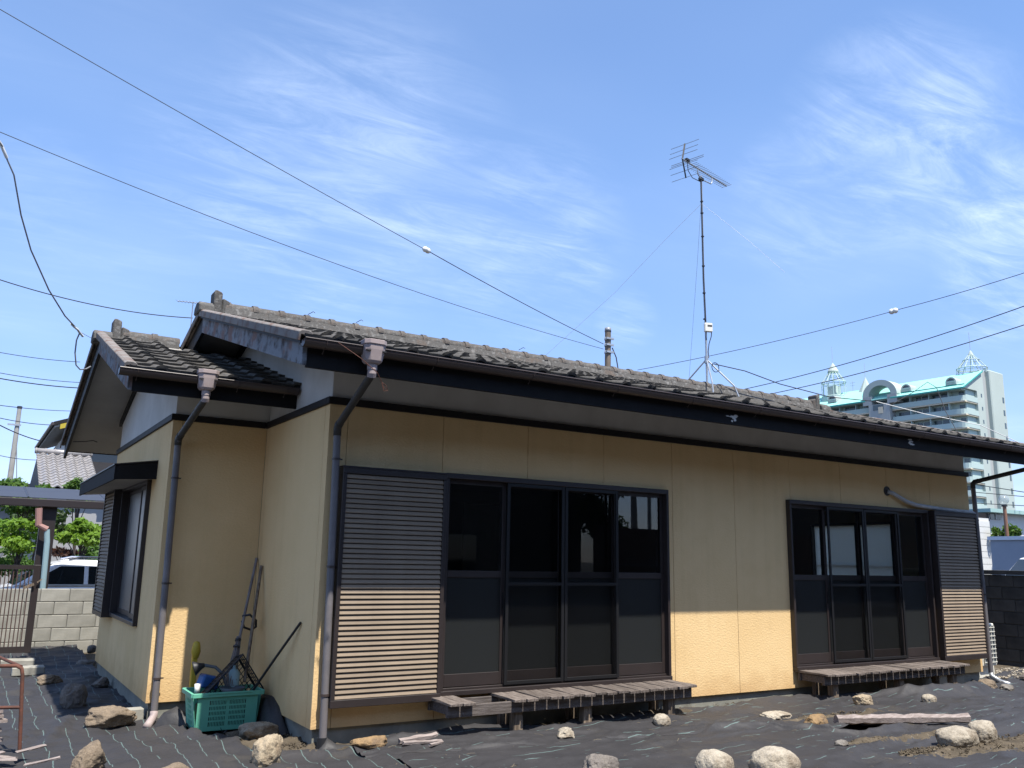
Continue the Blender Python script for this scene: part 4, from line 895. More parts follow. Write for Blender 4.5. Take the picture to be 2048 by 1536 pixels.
stone('flat dark stone in the shade midway along the wing wall', -0.999, 4.036, 0.208, 0.166, 0.144, 'rock_dark', 4, 0.70, 0.50, 0.16, GR)
stone('round pale stone close to the far corner of the wing wall', -0.650, 7.995, 0.139, 0.125, 0.127, 'rock_grey', 41, 0.20, 0.10, 0.16, GR)
stone('large brown slab-like rock sunlit at the foot of the wing corner', -1.201, 1.701, 0.422, 0.317, 0.198, 'rock_brown', 5, 0.80, -0.20, 0.16, GR)
stone('angular brown-grey rock at the bottom edge, left part of the picture', -1.573, -0.014, 0.244, 0.195, 0.243, 'rock_brown', 6, 0.75, 0.40, 0.16, GR)
stone('tip of a beige rock cut by the bottom edge, left of the pale boulder', -1.085, -0.400, 0.237, 0.166, 0.106, 'rock_brown', 7, 0.60, 0.10, 0.16, GR)
stone('flat pale stone lying behind the tall cream boulder near the green crate', -0.237, 0.556, 0.331, 0.182, 0.156, 'rock_cream', 8, 0.45, 0.10, 0.16, GR)
stone('tall cream-coloured boulder on the soil in front of the house corner', -0.422, -0.278, 0.264, 0.211, 0.243, 'rock_cream', 9, 0.45, 0.50, 0.16, GR)
stone('ochre slab-shaped stone below the left shutter box', 0.391, -0.260, 0.302, 0.166, 0.120, 'rock_orange', 10, 0.75, -0.10, 0.16, GR)
stone('small whitish block-like stone under the larger deck', 1.916, -0.737, 0.177, 0.142, 0.111, 'rock_pale', 11, 0.85, 0.30, 0.16, GR)
stone('smooth white egg-shaped stone in front of the right end of the left deck', 3.032, -0.661, 0.168, 0.135, 0.130, 'rock_pale', 12, 0.05, 0.10, 0.16, GR, rough=0.55)
stone('broad brown-grey rock cut by the bottom edge at mid picture', 1.366, -1.936, 0.297, 0.208, 0.182, 'rock_dark', 13, 0.60, 0.10, 0.16, GR)
stone('rounded pale boulder at the bottom edge, left one of the near pair', 2.086, -2.264, 0.270, 0.216, 0.208, 'rock_pale', 14, 0.20, 0.10, 0.16, GR, rough=0.55)
stone('largest pale oval boulder at the bottom edge, right one of the near pair', 2.441, -2.488, 0.375, 0.262, 0.236, 'rock_pale', 15, 0.15, -0.10, 0.16, GR, rough=0.55)
stone('flat round disc of pale concrete-like stone between the decks', 4.257, -0.877, 0.332, 0.233, 0.083, 'rock_pale', 16, 0.35, 0.00, 0.16, GR)
stone('rusty brown angular stone right of the flat disc', 4.340, -1.269, 0.271, 0.189, 0.117, 'rock_orange', 17, 0.75, 0.20, 0.16, GR)
stone('round tan stone in front of the left post of the right deck', 5.781, -0.720, 0.216, 0.173, 0.144, 'rock_cream', 18, 0.30, 0.10, 0.16, GR)
stone('small round stone in front of the right deck, between its last two posts', 6.589, -0.938, 0.171, 0.137, 0.116, 'rock_pale', 19, 0.15, 0.10, 0.16, GR, rough=0.55)
stone('small light grey chip of rock right of the near boulder pair', 3.752, -2.013, 0.150, 0.105, 0.074, 'rock_grey', 20, 0.70, 0.20, 0.16, GR)
stone('long pale oval boulder, left of the touching pair at the right', 4.684, -2.426, 0.370, 0.259, 0.183, 'rock_pale', 21, 0.15, -0.10, 0.16, GR, rough=0.55)
stone('rounded pale boulder behind and right of the touching pair', 5.016, -2.440, 0.258, 0.206, 0.216, 'rock_pale', 22, 0.15, 0.10, 0.16, GR, rough=0.55)
stone('brown half-buried stone at the right house corner', 8.590, -0.413, 0.262, 0.209, 0.163, 'rock_brown', 23, 0.40, 0.10, 0.16, GR)
stone('flat grey stone beside the outlet pipe at the right', 8.845, -0.530, 0.262, 0.157, 0.096, 'rock_grey', 24, 0.60, 0.10, 0.16, GR)
# white kerb block at the wing corner
o = MB().box(-0.22, 0.0, 0, 0.12, 0, 0.15).build('concrete_block', 'block', None, bevel=0.008); o.location = (-0.905, 1.86, 0.0); o.rotation_euler = (0, 0, R_(3)); tag(o, 'pale concrete block set against the wing corner foundation', 'block'); WO[o.name] = (0, 0, 0)
# ================================================================== TIMBER, SCRAPS
lg = MB(); random.seed(5)
LOG_A, LOG_B = Vector((4.466, -1.402, 0.165)), Vector((5.706, -1.904, 0.165))
SCRAPS = [((0.618, -0.316, 0.116), (0.963, -0.277, 0.129), 0.05, 0.05), ((0.622, -0.382, 0.116), (0.903, -0.499, 0.127), 0.05, 0.03), ((0.764, -0.567, 0.122), (0.886, -0.530, 0.127), 0.035, 0.025)]
SCRAP_LABELS = ['whitish driftwood scrap lying upmost in the little heap under the shutter box','dark flat driftwood scrap lowest in the little heap under the shutter box','small pale wood splinter right of the little heap by the deck post']
def rough_log(b, a, c, w, h, n=8, seed=0):
    a = Vector(a); c = Vector(c); t = (c-a).normalized(); u = t.cross(Vector((0, 0, 1))).normalized(); i0 = len(b.v); rd = random.Random(seed)
    for j in range(n+1):
        p = a.lerp(c, j/n); ww = w*(1+rd.uniform(-0.15, 0.15)); hh = h*(1+rd.uniform(-0.18, 0.18))
        for q in range(6):
            an = math.pi*2*q/6+0.4; b.v.append(tuple(p+u*math.cos(an)*ww/2+Vector((0, 0, 1))*(math.sin(an)*hh/2)+t*rd.uniform(-0.01, 0.01)))
    for j in range(n):
        for q in range(6): b.f.append((i0+j*6+q, i0+j*6+(q+1) % 6, i0+(j+1)*6+(q+1) % 6, i0+(j+1)*6+q))
    b.f.append(tuple(i0+q for q in reversed(range(6)))); b.f.append(tuple(i0+n*6+q for q in range(6))); return b
o = rough_log(lg, LOG_A, LOG_B, 0.10, 0.085, 16, 3).build('timber_log', 'log', None, smooth=False); tag(o, 'long pale weathered timber lying on the fabric in front of the right deck', 'timber'); recentre(o, LOG_A)
for k, (a, c, w, h) in enumerate(SCRAPS):
    o = rough_log(MB(), a, c, w, h, 7, 10+k).build('driftwood_scrap', 'log', None); recentre(o, a)
    tag(o, SCRAP_LABELS[k], 'wood scrap', 'wood scraps on the ground')
# ================================================================== CRATE AND TOOLS IN THE CORNER
cx0, cx1, cy0, cy1, cz0, cz1 = -0.675, -0.10, 1.00, 1.38, 0.065, 0.375
crate = thing('green_crate', 'green slotted plastic crate full of junk in the corner between wing and main house', 'crate', (-0.39, 1.19, cz0))
def slotted_wall(name, mt, par, P, U, V, th, cols, rows, mu, mv, gu, gv, mid=None):
    """wall from origin P, width vector U, height vector V; slots cols x rows"""
    P = Vector(P); U = Vector(U); V = Vector(V); N = U.cross(V).normalized()*th; b = MB(); lu = U.length; lv = V.length; u = U/lu; v = V/lv
    def slab(a, c, d, e):
        i = len(b.v)
        for off in (Vector((0, 0, 0)), N):
            for (s_, t_) in ((a, d), (c, d), (c, e), (a, e)): b.v.append(tuple(P+u*s_+v*t_+off))
        b.f.extend([(i, i+3, i+2, i+1), (i+4, i+5, i+6, i+7), (i, i+1, i+5, i+4), (i+1, i+2, i+6, i+5), (i+2, i+3, i+7, i+6), (i+3, i, i+4, i+7)])
    slab(0, lu, 0, mv); slab(0, lu, lv-mv, lv); slab(0, mu, mv, lv-mv); slab(lu-mu, lu, mv, lv-mv)
    hh = (lv-2*mv)/rows
    for r in range(1, rows): slab(mu, lu-mu, mv+r*hh-gv/2, mv+r*hh+gv/2)
    ww = (lu-2*mu)/cols
    for c in range(1, cols):
        g_ = gu*(3.2 if mid is not None and c == mid else 1)
        for r in range(rows): slab(mu+c*ww-g_/2, mu+c*ww+g_/2, mv+r*hh+(gv/2 if r else 0), mv+(r+1)*hh-(gv/2 if r < rows-1 else 0))
    return b.build(name, mt, par)
ins = 0.035
slotted_wall('slotted_side', 'green_plastic', crate, (cx0+ins, cy0+ins*0.6, cz0), (cx1-cx0-2*ins, 0, 0), (0, -ins*0.6, cz1-cz0-0.03), 0.004, 24, 5, 0.10, 0.035, 0.007, 0.013, 12)
slotted_wall('slotted_side', 'green_plastic', crate, (cx0+ins, cy1-ins*0.6, cz0), (cx1-cx0-2*ins, 0, 0), (0, ins*0.6, cz1-cz0-0.03), 0.004, 24, 5, 0.10, 0.035, 0.007, 0.013, 12)
for xx, s_ in ((cx0+ins, -1), (cx1-ins, 1)):
    slotted_wall('slotted_side', 'green_plastic', crate, (xx, cy0+0.03, cz0), (0, cy1-cy0-0.06, 0), (s_*ins, 0, cz1-cz0-0.03), 0.004, 10, 5, 0.09, 0.035, 0.007, 0.013, None)
MB().box(cx0+ins, cx1-ins, cy0+0.03, cy1-0.03, cz0-0.004, cz0).build('crate_floor', 'green_plastic', crate)
rm = MB(); rm.box(cx0-0.012, cx1+0.012, cy0-0.022, cy0, cz1-0.035, cz1).box(cx0-0.012, cx1+0.012, cy1, cy1+0.022, cz1-0.035, cz1).box(cx0-0.022, cx0-0.0, cy0, cy1, cz1-0.035, cz1).box(cx1, cx1+0.022, cy0, cy1, cz1-0.035, cz1)
rm.box(cx0+0.10, cx1-0.10, cy0-0.028, cy0-0.0225, cz1-0.012, cz1+0.004); rm.build('crate_rim', 'green_plastic', crate, bevel=0.002)
txt = bpy.data.curves.new('crate_lettering', 'FONT'); txt.body = 'SANKO'; txt.size = 0.035; txt.align_x = 'CENTER'; txt.extrude = 0.001
to = bpy.data.objects.new('tmp_text', txt); COL.objects.link(to); dg = bpy.context.evaluated_depsgraph_get(); tm = bpy.data.meshes.new_from_object(to.evaluated_get(dg)); bpy.data.objects.remove(to)
lo_ = link('crate_lettering', tm, 'green_plastic', crate, (0.0, cy0-0.007-1.19, cz1-0.075-cz0)); lo_.rotation_euler = (R_(90), 0, 0)
slot_filler = MB(); slot_filler.bx((-0.385, 1.20, 0.19), (0.42, 0.26, 0.22), 0.05); sbo = slot_filler.build('dark_filler', 'black_plastic', None, bevel=0.05); recentre(sbo, (-0.385, 1.20, 0.08)); tag(sbo, 'dark filler block added inside the green crate to darken its slots', 'filler')  # dark block added so that the crate slots read dark
# black mesh basket leaning in the crate
def R3(p, c, rx, ry, rz): return tuple(Matrix.Translation(c) @ Matrix.Rotation(rz, 4, 'Z') @ Matrix.Rotation(ry, 4, 'Y') @ Matrix.Rotation(rx, 4, 'X') @ Vector(p))
bk = thing('black_basket', 'black plastic mesh basket tipped on edge inside the green crate', 'basket', (-0.33, 1.16, 0.38))
Pb = Vector((-0.60, 1.04, 0.335)); Ub = Vector((0.345, 0.10, 0.33)); Wb = Vector((0.20, -0.02, -0.30)); Db = Ub.cross(Wb).normalized()*0.13
if Db.y > 0: Db = -Db
slotted_wall('mesh_bottom', 'black_plastic', bk, Pb-Db, Ub, Wb, 0.004, 12, 10, 0.012, 0.012, 0.006, 0.006)
slotted_wall('mesh_side', 'black_plastic', bk, Pb, Ub, -Db, 0.004, 12, 3, 0.014, 0.016, 0.008, 0.010)
slotted_wall('mesh_side', 'black_plastic', bk, Pb+Wb, Ub, -Db, 0.004, 12, 3, 0.014, 0.016, 0.008, 0.010)
slotted_wall('mesh_side', 'black_plastic', bk, Pb, Wb, -Db, 0.004, 9, 3, 0.014, 0.016, 0.008, 0.010)
slotted_wall('mesh_side', 'black_plastic', bk, Pb+Ub, Wb, -Db, 0.004, 9, 3, 0.014, 0.016, 0.008, 0.010)
MB().tube([Pb, Pb+Ub, Pb+Ub+Wb, Pb+Wb, Pb], 0.009, 6).build('basket_rim', 'black_plastic', bk)
def simple(name, mb, m, label, cat, c, smooth=False, bevel=0.0, group=None):
    o = mb.build(name, m, None, smooth=smooth, bevel=bevel); recentre(o, c); return tag(o, label, cat, group)
simple('plastic_bottle', MB().lathe([(0.0, 0.0), (0.05, 0.0), (0.052, 0.02), (0.052, 0.17), (0.03, 0.20), (0.014, 0.21), (0.014, 0.235), (0.0, 0.236)], (-0.30, 1.22, 0.33), 16), 'pale_plastic', 'pale blue plastic bottle seen through the black basket', 'bottle', (-0.30, 1.22, 0.33), True)
simple('grey_dish', MB().lathe([(0.0, 0.0), (0.06, 0.0), (0.105, 0.055), (0.11, 0.055), (0.065, -0.006), (0.0, -0.006)], (-0.34, 1.08, 0.345), 20), 'grey_plastic', 'round grey plastic dish in the front of the green crate', 'dish', (-0.34, 1.08, 0.345), True)
simple('blue_tool_box', MB().bx((-0.50, 1.28, 0.43), (0.17, 0.10, 0.11), 0.3, 0.1, 0.25), 'blue_plastic', 'blue plastic box at the back left of the green crate', 'plastic box', (-0.50, 1.28, 0.38), bevel=0.012)
yl = thing('yellow_mallet', 'yellow mallet-like tool standing behind the left end of the green crate', 'tool', (-0.56, 1.62, 0.05))
MB().bx((-0.56, 1.62, 0.33), (0.048, 0.04, 0.58), 0.1).build('handle', 'yellow_plastic', yl, bevel=0.008)
MB().lathe([(0.0, -0.085), (0.028, -0.075), (0.042, -0.02), (0.036, 0.03), (0.026, 0.065), (0.0, 0.073)], (-0.555, 1.61, 0.675), 12).build('head', 'yellow_plastic', yl, smooth=True)
wb = thing('watering_wand', 'black watering wand with a flared head hooked out of the green crate', 'watering wand', (-0.5, 1.25, 0.40))
auto_smooth(MB().tube([(-0.36, 1.20, 0.40), (-0.40, 1.22, 0.50), (-0.46, 1.24, 0.555), (-0.56, 1.26, 0.575)], 0.014, 10).build('tube', 'grey_plastic', wb), 60)
MB().lathe([(0.0, 0.0), (0.018, 0.0), (0.028, 0.03), (0.062, 0.085), (0.060, 0.095), (0.0, 0.095)], (0, 0, 0), 16).build('head', 'black_plastic', wb, local=True, smooth=True)
hd_ = [o for o in wb.children if o.name.startswith('head')][0]; hd_.location = (-0.05, 0.01, 0.175); hd_.rotation_euler = (0, R_(-108), R_(-10))
simple('white_cup', MB().lathe([(0.0, 0.0), (0.022, 0.0), (0.027, 0.08), (0.023, 0.08), (0.019, 0.005), (0.0, 0.005)], (-0.63, 1.10, 0.36), 12), 'white_ceramic', 'small white cup at the left rim of the green crate', 'cup', (-0.63, 1.10, 0.36), True)
# brooms and poles
br = thing('bamboo_broom', 'grey bamboo-handled broom with pale twig head leaning in the wall corner', 'broom', (-0.30, 1.20, 0.3))
auto_smooth(MB().tube([(-0.015, 1.79, 1.50), (-0.235, 1.38, 0.76), (-0.26, 1.34, 0.68)], 0.0135, 10).build('handle', 'bamboo', br), 60)
tw = MB(); random.seed(9)
for k in range(70):
    a = random.random()*math.tau; r = random.uniform(0, 0.02); r2 = random.uniform(0, 0.065)
    p0 = Vector((-0.236+r*math.cos(a), 1.385+r*math.sin(a), 0.80)); p1 = Vector((-0.335+r2*math.cos(a), 1.20+r2*math.sin(a), 0.42+random.uniform(-0.03, 0.03))); tw.tube([p0, p0.lerp(p1, 0.4), p1], 0.0032, 4, False)
tw.build('twigs', 'bamboo', br); MB().tube([(-0.245, 1.37, 0.775), (-0.25, 1.36, 0.76)], 0.028, 10).tube([(-0.262, 1.335, 0.72), (-0.266, 1.33, 0.708)], 0.033, 10).build('binding', 'pipe_dark', br)
sp_ = thing('garden_fork', 'wooden-shafted garden tool leaning beside the bamboo broom', 'garden tool', (-0.14, 1.25, 0.3))
auto_smooth(MB().tube([(-0.018, 1.60, 1.43), (-0.20, 1.22, 0.42)], 0.015, 10).build('shaft', 'wood_z', sp_), 60)
MB().tube([(-0.19, 1.50, 0.97), (-0.13, 1.47, 0.985), (-0.06, 1.50, 0.93), (-0.05, 1.52, 0.87), (-0.10, 1.50, 0.845), (-0.17, 1.49, 0.87), (-0.19, 1.50, 0.93)], 0.012, 6).build('loop', 'black_plastic', sp_)
pb = thing('black_pole', 'thin black pole slanting out of the green crate against the side wall', 'pole', (-0.16, 1.0, 0.36))
MB().tube([(-0.185, 1.02, 0.36), (-0.10, 0.68, 0.68), (-0.012, 0.36, 0.985)], 0.011, 8).build('shaft', 'black_plastic', pb)
MB().tube([(-0.18, 1.01, 0.372), (-0.095, 0.665, 0.69), (-0.04, 0.46, 0.885)], 0.006, 6).build('cord', 'black_plastic', pb)
# dark sheet bundled behind crate
def bundle(label, pts, w, h, seed, mt='fabric_plain'):
    b = MB(); n = len(pts)-1; m_ = 9; i0 = 0
    for j, p in enumerate(pts):
        for q in range(m_+1):
            a = math.pi*q/m_; r = 1+0.25*noise.noise(Vector((j*1.7, q*0.9, seed)))+0.15*noise.noise(Vector((j*4, q*3, seed)))
            b.v.append((p[0]+p[3]*math.cos(a)*w*r, p[1]+p[4]*math.cos(a)*w*r, G(p[0], p[1])-0.02+math.sin(a)*h*r*p[2]))
    for j in range(n):
        for q in range(m_): b.f.append((j*(m_+1)+q, j*(m_+1)+q+1, (j+1)*(m_+1)+q+1, (j+1)*(m_+1)+q))
    o = b.build('sheet_bundle', mt, None, smooth=True); recentre(o, (pts[0][0], pts[0][1], 0)); return tag(o, label, 'ground fabric', 'bundled fabric by the wall')
bundle('crumpled black fabric heaped at the wall right of the green crate', [(-0.05, 1.55, 0.3, 0.8, 0.5), (-0.02, 1.3, 1.3, 0.8, 0.4), (0.0, 1.05, 1.6, 0.8, 0.3), (-0.02, 0.8, 1.1, 0.8, 0.2), (-0.02, 0.55, 0.3, 0.8, 0.2)], 0.13, 0.20, 2)
bundle('crumpled black fabric rolled up between the wing downpipe and the green crate', [(-0.86, 1.62, 0.3, 0.2, 0.8), (-0.80, 1.55, 1.2, 0.2, 0.8), (-0.70, 1.50, 1.5, 0.2, 0.8), (-0.60, 1.45, 0.9, 0.2, 0.8), (-0.5, 1.4, 0.2, 0.2, 0.8)], 0.13, 0.13, 5)
bundle('small bunched black fabric at the foot of the main downpipe', [(0.02, -0.10, 0.4, 0.3, 0.9), (0.10, -0.12, 1.5, 0.3, 0.9), (0.18, -0.12, 1.0, 0.3, 0.9), (0.35, -0.12, 0.6, 0.3, 0.9), (0.6, -0.10, 0.3, 0.3, 0.9)], 0.06, 0.08, 8)
# ================================================================== RUSTY RACK + WOOD at the left edge
rk = thing('rusty_pipe_rack', 'rusty steel pipe rack cut by the left edge of the picture', 'rack', (-2.2, 0.8, 0.03))
auto_smooth(MB().tube([(-1.935, 0.75, 0.0), (-1.985, 0.75, 0.62), (-1.995, 0.755, 0.665), (-2.03, 0.765, 0.685), (-2.75, 0.98, 0.69)], 0.014, 10).build('front_frame', 'rust', rk), 60)
auto_smooth(MB().tube([(-2.09, 1.28, 0.03), (-2.13, 1.28, 0.685)], 0.013, 10).build('rear_post', 'rust', rk), 60)
MB().tube([(-2.0, 0.755, 0.68), (-2.13, 1.28, 0.70)], 0.012, 8).build('top_rail', 'rust', rk); MB().tube([(-2.13, 1.28, 0.70), (-2.9, 1.45, 0.71)], 0.012, 8).build('top_rail', 'rust', rk)
MB().tube([(-1.975, 0.75, 0.39), (-2.75, 0.98, 0.40)], 0.012, 8).build('mid_rail', 'rust', rk)
MB().tube([(-2.12, 1.28, 0.36), (-2.9, 1.45, 0.37)], 0.010, 8).build('mid_rail', 'rust', rk); MB().tube([(-2.115, 1.28, 0.47), (-2.9, 1.45, 0.48)], 0.010, 8).build('mid_rail', 'rust', rk)
ws = thing('wood_stack', 'stack of thin weathered boards behind the rusty rack at the left edge', 'wood stack', (-2.25, 0.9, 0.05)); random.seed(21)
for k in range(9): z = 0.08+k*0.033; MB().bx((-2.33+random.uniform(-.03, .03), 0.90, z), (0.50, 0.16+random.uniform(-.03, .03), 0.022), 0.25+random.uniform(-.08, .08)).build('board', 'log', ws)
for k in range(9):
    a = Vector((-1.92-k*0.05+random.uniform(-.04, .04), 0.20+random.uniform(-0.05, 0.30), 0.09+0.02*(k % 3))); c = a+Vector((random.uniform(0.10, 0.22), random.uniform(-0.1, 0.12), random.uniform(-0.02, 0.05)))
    if k % 2: c = a+Vector((-0.25, random.uniform(-.1, .1), 0.03))
    o = rough_log(MB(), a, c, random.uniform(.035, .07), random.uniform(.015, .03), 5, 40+k).build('wood_splinter', 'log', None); recentre(o, a)
    tag(o, ['topmost split wood scrap of the loose pile at the lower left corner', 'long pale wood scrap at the right end of the lower left pile', 'short wood scrap against the rusty rack foot at the lower left', 'split wood scrap lying half over the rusty rack foot', 'thin wood scrap in the middle of the lower left pile', 'wood scrap cut by the left edge low in the pile', 'flat wood scrap at the back of the lower left pile', 'wood scrap touching the bottom edge at the far left', 'smallest wood scrap at the front of the lower left pile'][k], 'wood scrap', 'wood scraps in the lower left corner')
# ================================================================== LEFT BACKGROUND
def block_wall(name, label, cat, x0, x1, y, th, z0, rows, bw, bh, mt, along='x', face=-1, cap=None, skip=None):
    t = thing(name, label, cat, ((x0+x1)/2, y, z0) if along == 'x' else (y, (x0+x1)/2, z0)); base = None; j = 0.008
    n = int((x1-x0)/bw)+1
    m = MB()
    if along == 'x': m.box(x0, x1, y+0.012, y+th-0.012, z0-0.3, z0+rows*bh-0.01)
    else: m.box(y+0.012, y+th-0.012, x0, x1, z0-0.3, z0+rows*bh-0.01)
    m.build('mortar', 'mortar' if mt == 'block' else 'block_shade', t)
    for r in range(rows):
        for k in range(-1, n):
            a = x0+k*bw+(bw/2 if r % 2 else 0)
            if a < x0-0.01 or a+bw > x1+bw: continue
            if skip and skip(a, r): continue
            if base is None:
                b = MB().box(0, bw-j, 0, th, 0, bh-j) if along == 'x' else MB().box(0, th, 0, bw-j, 0, bh-j)
                base = b.build('block', mt, t, local=True, bevel=0.006); o = base
            else: o = link('block', base.data, None, t)
            w_ = WO[t.name]
            o.location = (a-w_[0], y-w_[1]+random.uniform(-0.002, 0.002), z0+r*bh-w_[2]) if along == 'x' else (y-w_[0]+random.uniform(-0.002, 0.002), a-w_[1], z0+r*bh-w_[2])
    if cap:
        (MB().box(x0, x1, y-0.02, y+th+0.02, z0+rows*bh, z0+rows*bh+cap) if along == 'x' else MB().box(y-0.02, y+th+0.02, x0, x1, z0+rows*bh, z0+rows*bh+cap)).build('coping', mt, t, bevel=0.005)
    return t
block_wall('concrete_block_wall', 'low pale concrete block wall behind the gate, left of the house', 'block wall', -4.6, 1.5, 8.32, 0.12, 0.005, 5, 0.40, 0.194, 'block')
# gate panel
gt = thing('metal_gate', 'brown metal gate leaf with thin vertical bars standing open at the left edge', 'gate', (-2.2, 8.1, 0.1))
GX1, GX0, GY = -1.561, -3.400, 6.600
gz0, gz1 = 0.209, 1.345
MB().box(GX1-0.085, GX1, GY-0.03, GY+0.03, gz0, gz1).build('stile', 'alu', gt, bevel=0.004); MB().box(GX0, GX0+0.085, GY-0.03, GY+0.03, gz0, gz1).build('stile', 'alu', gt, bevel=0.004)
MB().box(GX0+0.085, GX1-0.085, GY-0.022, GY+0.022, gz1-0.06, gz1-0.002).build('rail', 'alu', gt); MB().box(GX0+0.085, GX1-0.085, GY-0.022, GY+0.022, gz0+0.002, gz0+0.08).build('rail', 'alu', gt)
me = None; nb = int((GX1-GX0-0.17)/0.047)
for k in range(nb):
    x = GX0+0.085+0.03+k*0.047
    if me is None: o = MB().box(-0.0065, 0.0065, -0.010, 0.010, gz0+0.08, gz1-0.06).build('bar', 'gate_bar', gt, local=True); me = o.data
    else: o = link('bar', me, None, gt)
    o.location = (x-WO[gt.name][0], GY-WO[gt.name][1], -WO[gt.name][2])
lt = MB(); lt.bx((GX1-0.12, GY-0.06, gz0+0.86), (0.13, 0.02, 0.035), 0.0, 0, -0.45); lt.bx((GX1+0.0, GY-0.06, gz0+0.93), (0.07, 0.015, 0.015), 0, 0, -0.7); lt.build('latch', 'wood_z', gt)
# kerb pieces under the gate
for k, (x, y, w, d) in enumerate([(-2.108, 6.45, 1.2, 0.25), (-1.633, 5.55, 0.35, 0.22), (-2.35, 5.0, 0.30, 0.22)]):
    o = MB().box(-w/2, w/2, -d/2, d/2, 0, 0.10).build('kerb_stone', 'block', None, bevel=0.01); o.location = (x, y, G(x, y)+0.02); o.rotation_euler = (0, 0, 0.1*k-0.1); tag(o, ['long pale kerb stone under the open metal gate', 'pale block lying in the sun in front of the gate', 'pale block by the left edge below the gate'][k], 'kerb stone')
# ---- trees
def tree(name, label, base, h, crown, mt, trunk_r=0.05, leaf=0.07, n=2600, seed=1, clumps=14, group=None, cat='tree', flat=0.8):
    rd = random.Random(seed); bx_, by_, bz_ = base; t = thing(name, label, cat, base, group); tk = MB(); cxx, cyy, czz, rx, ry, rz_ = crown
    cl_ = []
    for _ in range(clumps):
        while True:
            v = Vector((rd.uniform(-1, 1), rd.uniform(-1, 1), rd.uniform(-1, 1)))
            if v.length < 1: break
        v = v.normalized()*(v.length**0.5)
        cl_.append((Vector((cxx+v.x*rx*0.78, cyy+v.y*ry*0.78, czz+v.z*rz_*0.78)), rd.uniform(0.26, 0.48)))
    top = Vector((cxx, cyy, czz-rz_*0.2)); b0 = Vector(base)
    tk.tube([b0, b0.lerp(top, 0.4)+Vector((rd.uniform(-.1, .1), rd.uniform(-.1, .1), 0)), top], 1, 8) if False else tk.tube([b0, b0.lerp(top, 0.5)+Vector((rd.uniform(-.06, .06)*h, 0, 0)), top], trunk_r, 8, True, trunk_r*0.45)
    for c, r in cl_[:9]:
        s0 = b0.lerp(top, rd.uniform(0.55, 0.95)); tk.tube([s0, s0.lerp(c, 0.5)+Vector((0, 0, 0.06*h*rd.random())), c], trunk_r*0.4, 5, False, trunk_r*0.12)
    tk.build('trunk', 'bark', t)
    lf = MB()
    for _ in range(n):
        c, r = rd.choice(cl_); v = Vector((rd.gauss(0, 1), rd.gauss(0, 1), rd.gauss(0, 1))).normalized()
        p = c+Vector((v.x*rx, v.y*ry, v.z*rz_*flat))*r*rd.uniform(0.55, 1.05)
        s_ = leaf*rd.uniform(0.6, 1.3); nrm = (v*0.6+Vector((rd.gauss(0, 1), rd.gauss(0, 1), rd.gauss(0, 1)+0.8))*0.6).normalized()
        u = nrm.orthogonal().normalized(); u.rotate(Matrix.Rotation(rd.random()*6.28, 3, nrm)); w = nrm.cross(u)
        i = len(lf.v); lf.v += [tuple(p-u*s_), tuple(p+w*s_*0.45), tuple(p+u*s_), tuple(p-w*s_*0.45)]; lf.f.append((i, i+1, i+2, i+3))
    me_ = bpy.data.meshes.new('crown'); o_ = WO[t.name]; me_.from_pydata([(v[0]-o_[0], v[1]-o_[1], v[2]-o_[2]) for v in lf.v], [], lf.f); link('crown', me_, mt, t)
    return t
tree('bright_shrub', 'bright green clipped shrub left of the carport post', (-1.40, 16.33, -0.1), 1.96, (-1.40, 16.33, 1.86, 0.62, 0.62, 0.42), 'leaf_bright', 0.045, 0.065, 2400, 11, 14, None, 'shrub')
tree('bright_shrub', 'bright green shrub right of the carport post', (-0.31, 14.45, -0.1), 2.04, (-0.31, 14.45, 1.94, 0.50, 0.50, 0.42), 'leaf_bright', 0.045, 0.065, 2200, 12, 14, None, 'shrub')
tree('dark_green_tree', 'dark green tree rising above the carport beam at the far left', (-1.23, 19.54, -0.1), 3.15, (-1.23, 19.54, 3.05, 0.80, 0.80, 0.60), 'leaf_mid', 0.045, 0.08, 3000, 13, 14, None, 'tree')
tree('dark_green_tree', 'dark green tree behind the carport next to the window hood', (-0.15, 17.69, -0.1), 3.11, (-0.15, 17.69, 3.01, 0.36, 0.36, 0.45), 'leaf_mid', 0.045, 0.07, 1400, 14, 14, None, 'tree')
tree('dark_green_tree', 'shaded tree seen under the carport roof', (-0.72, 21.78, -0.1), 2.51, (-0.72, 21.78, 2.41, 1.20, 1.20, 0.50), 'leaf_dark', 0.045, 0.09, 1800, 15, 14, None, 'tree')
tree('hedge_bush', 'dark bush behind the bonnet of the white car', (-1.30, 17.60, -0.1), 1.43, (-1.30, 17.60, 1.33, 0.80, 0.80, 0.40), 'leaf_mid', 0.045, 0.07, 1500, 16, 14, None, 'bush')
tree('hedge_bush', 'reddish-leaved bush above the roof of the white car', (-0.29, 18.13, -0.1), 1.62, (-0.29, 18.13, 1.52, 0.40, 0.40, 0.14), 'leaf_red', 0.045, 0.06, 500, 17, 14, None, 'bush')
tree('hedge_bush', 'mid-green bush above the rear roof of the white car', (0.13, 16.68, -0.1), 1.59, (0.13, 16.68, 1.49, 0.35, 0.35, 0.25), 'leaf_mid', 0.045, 0.06, 600, 18, 14, None, 'bush')
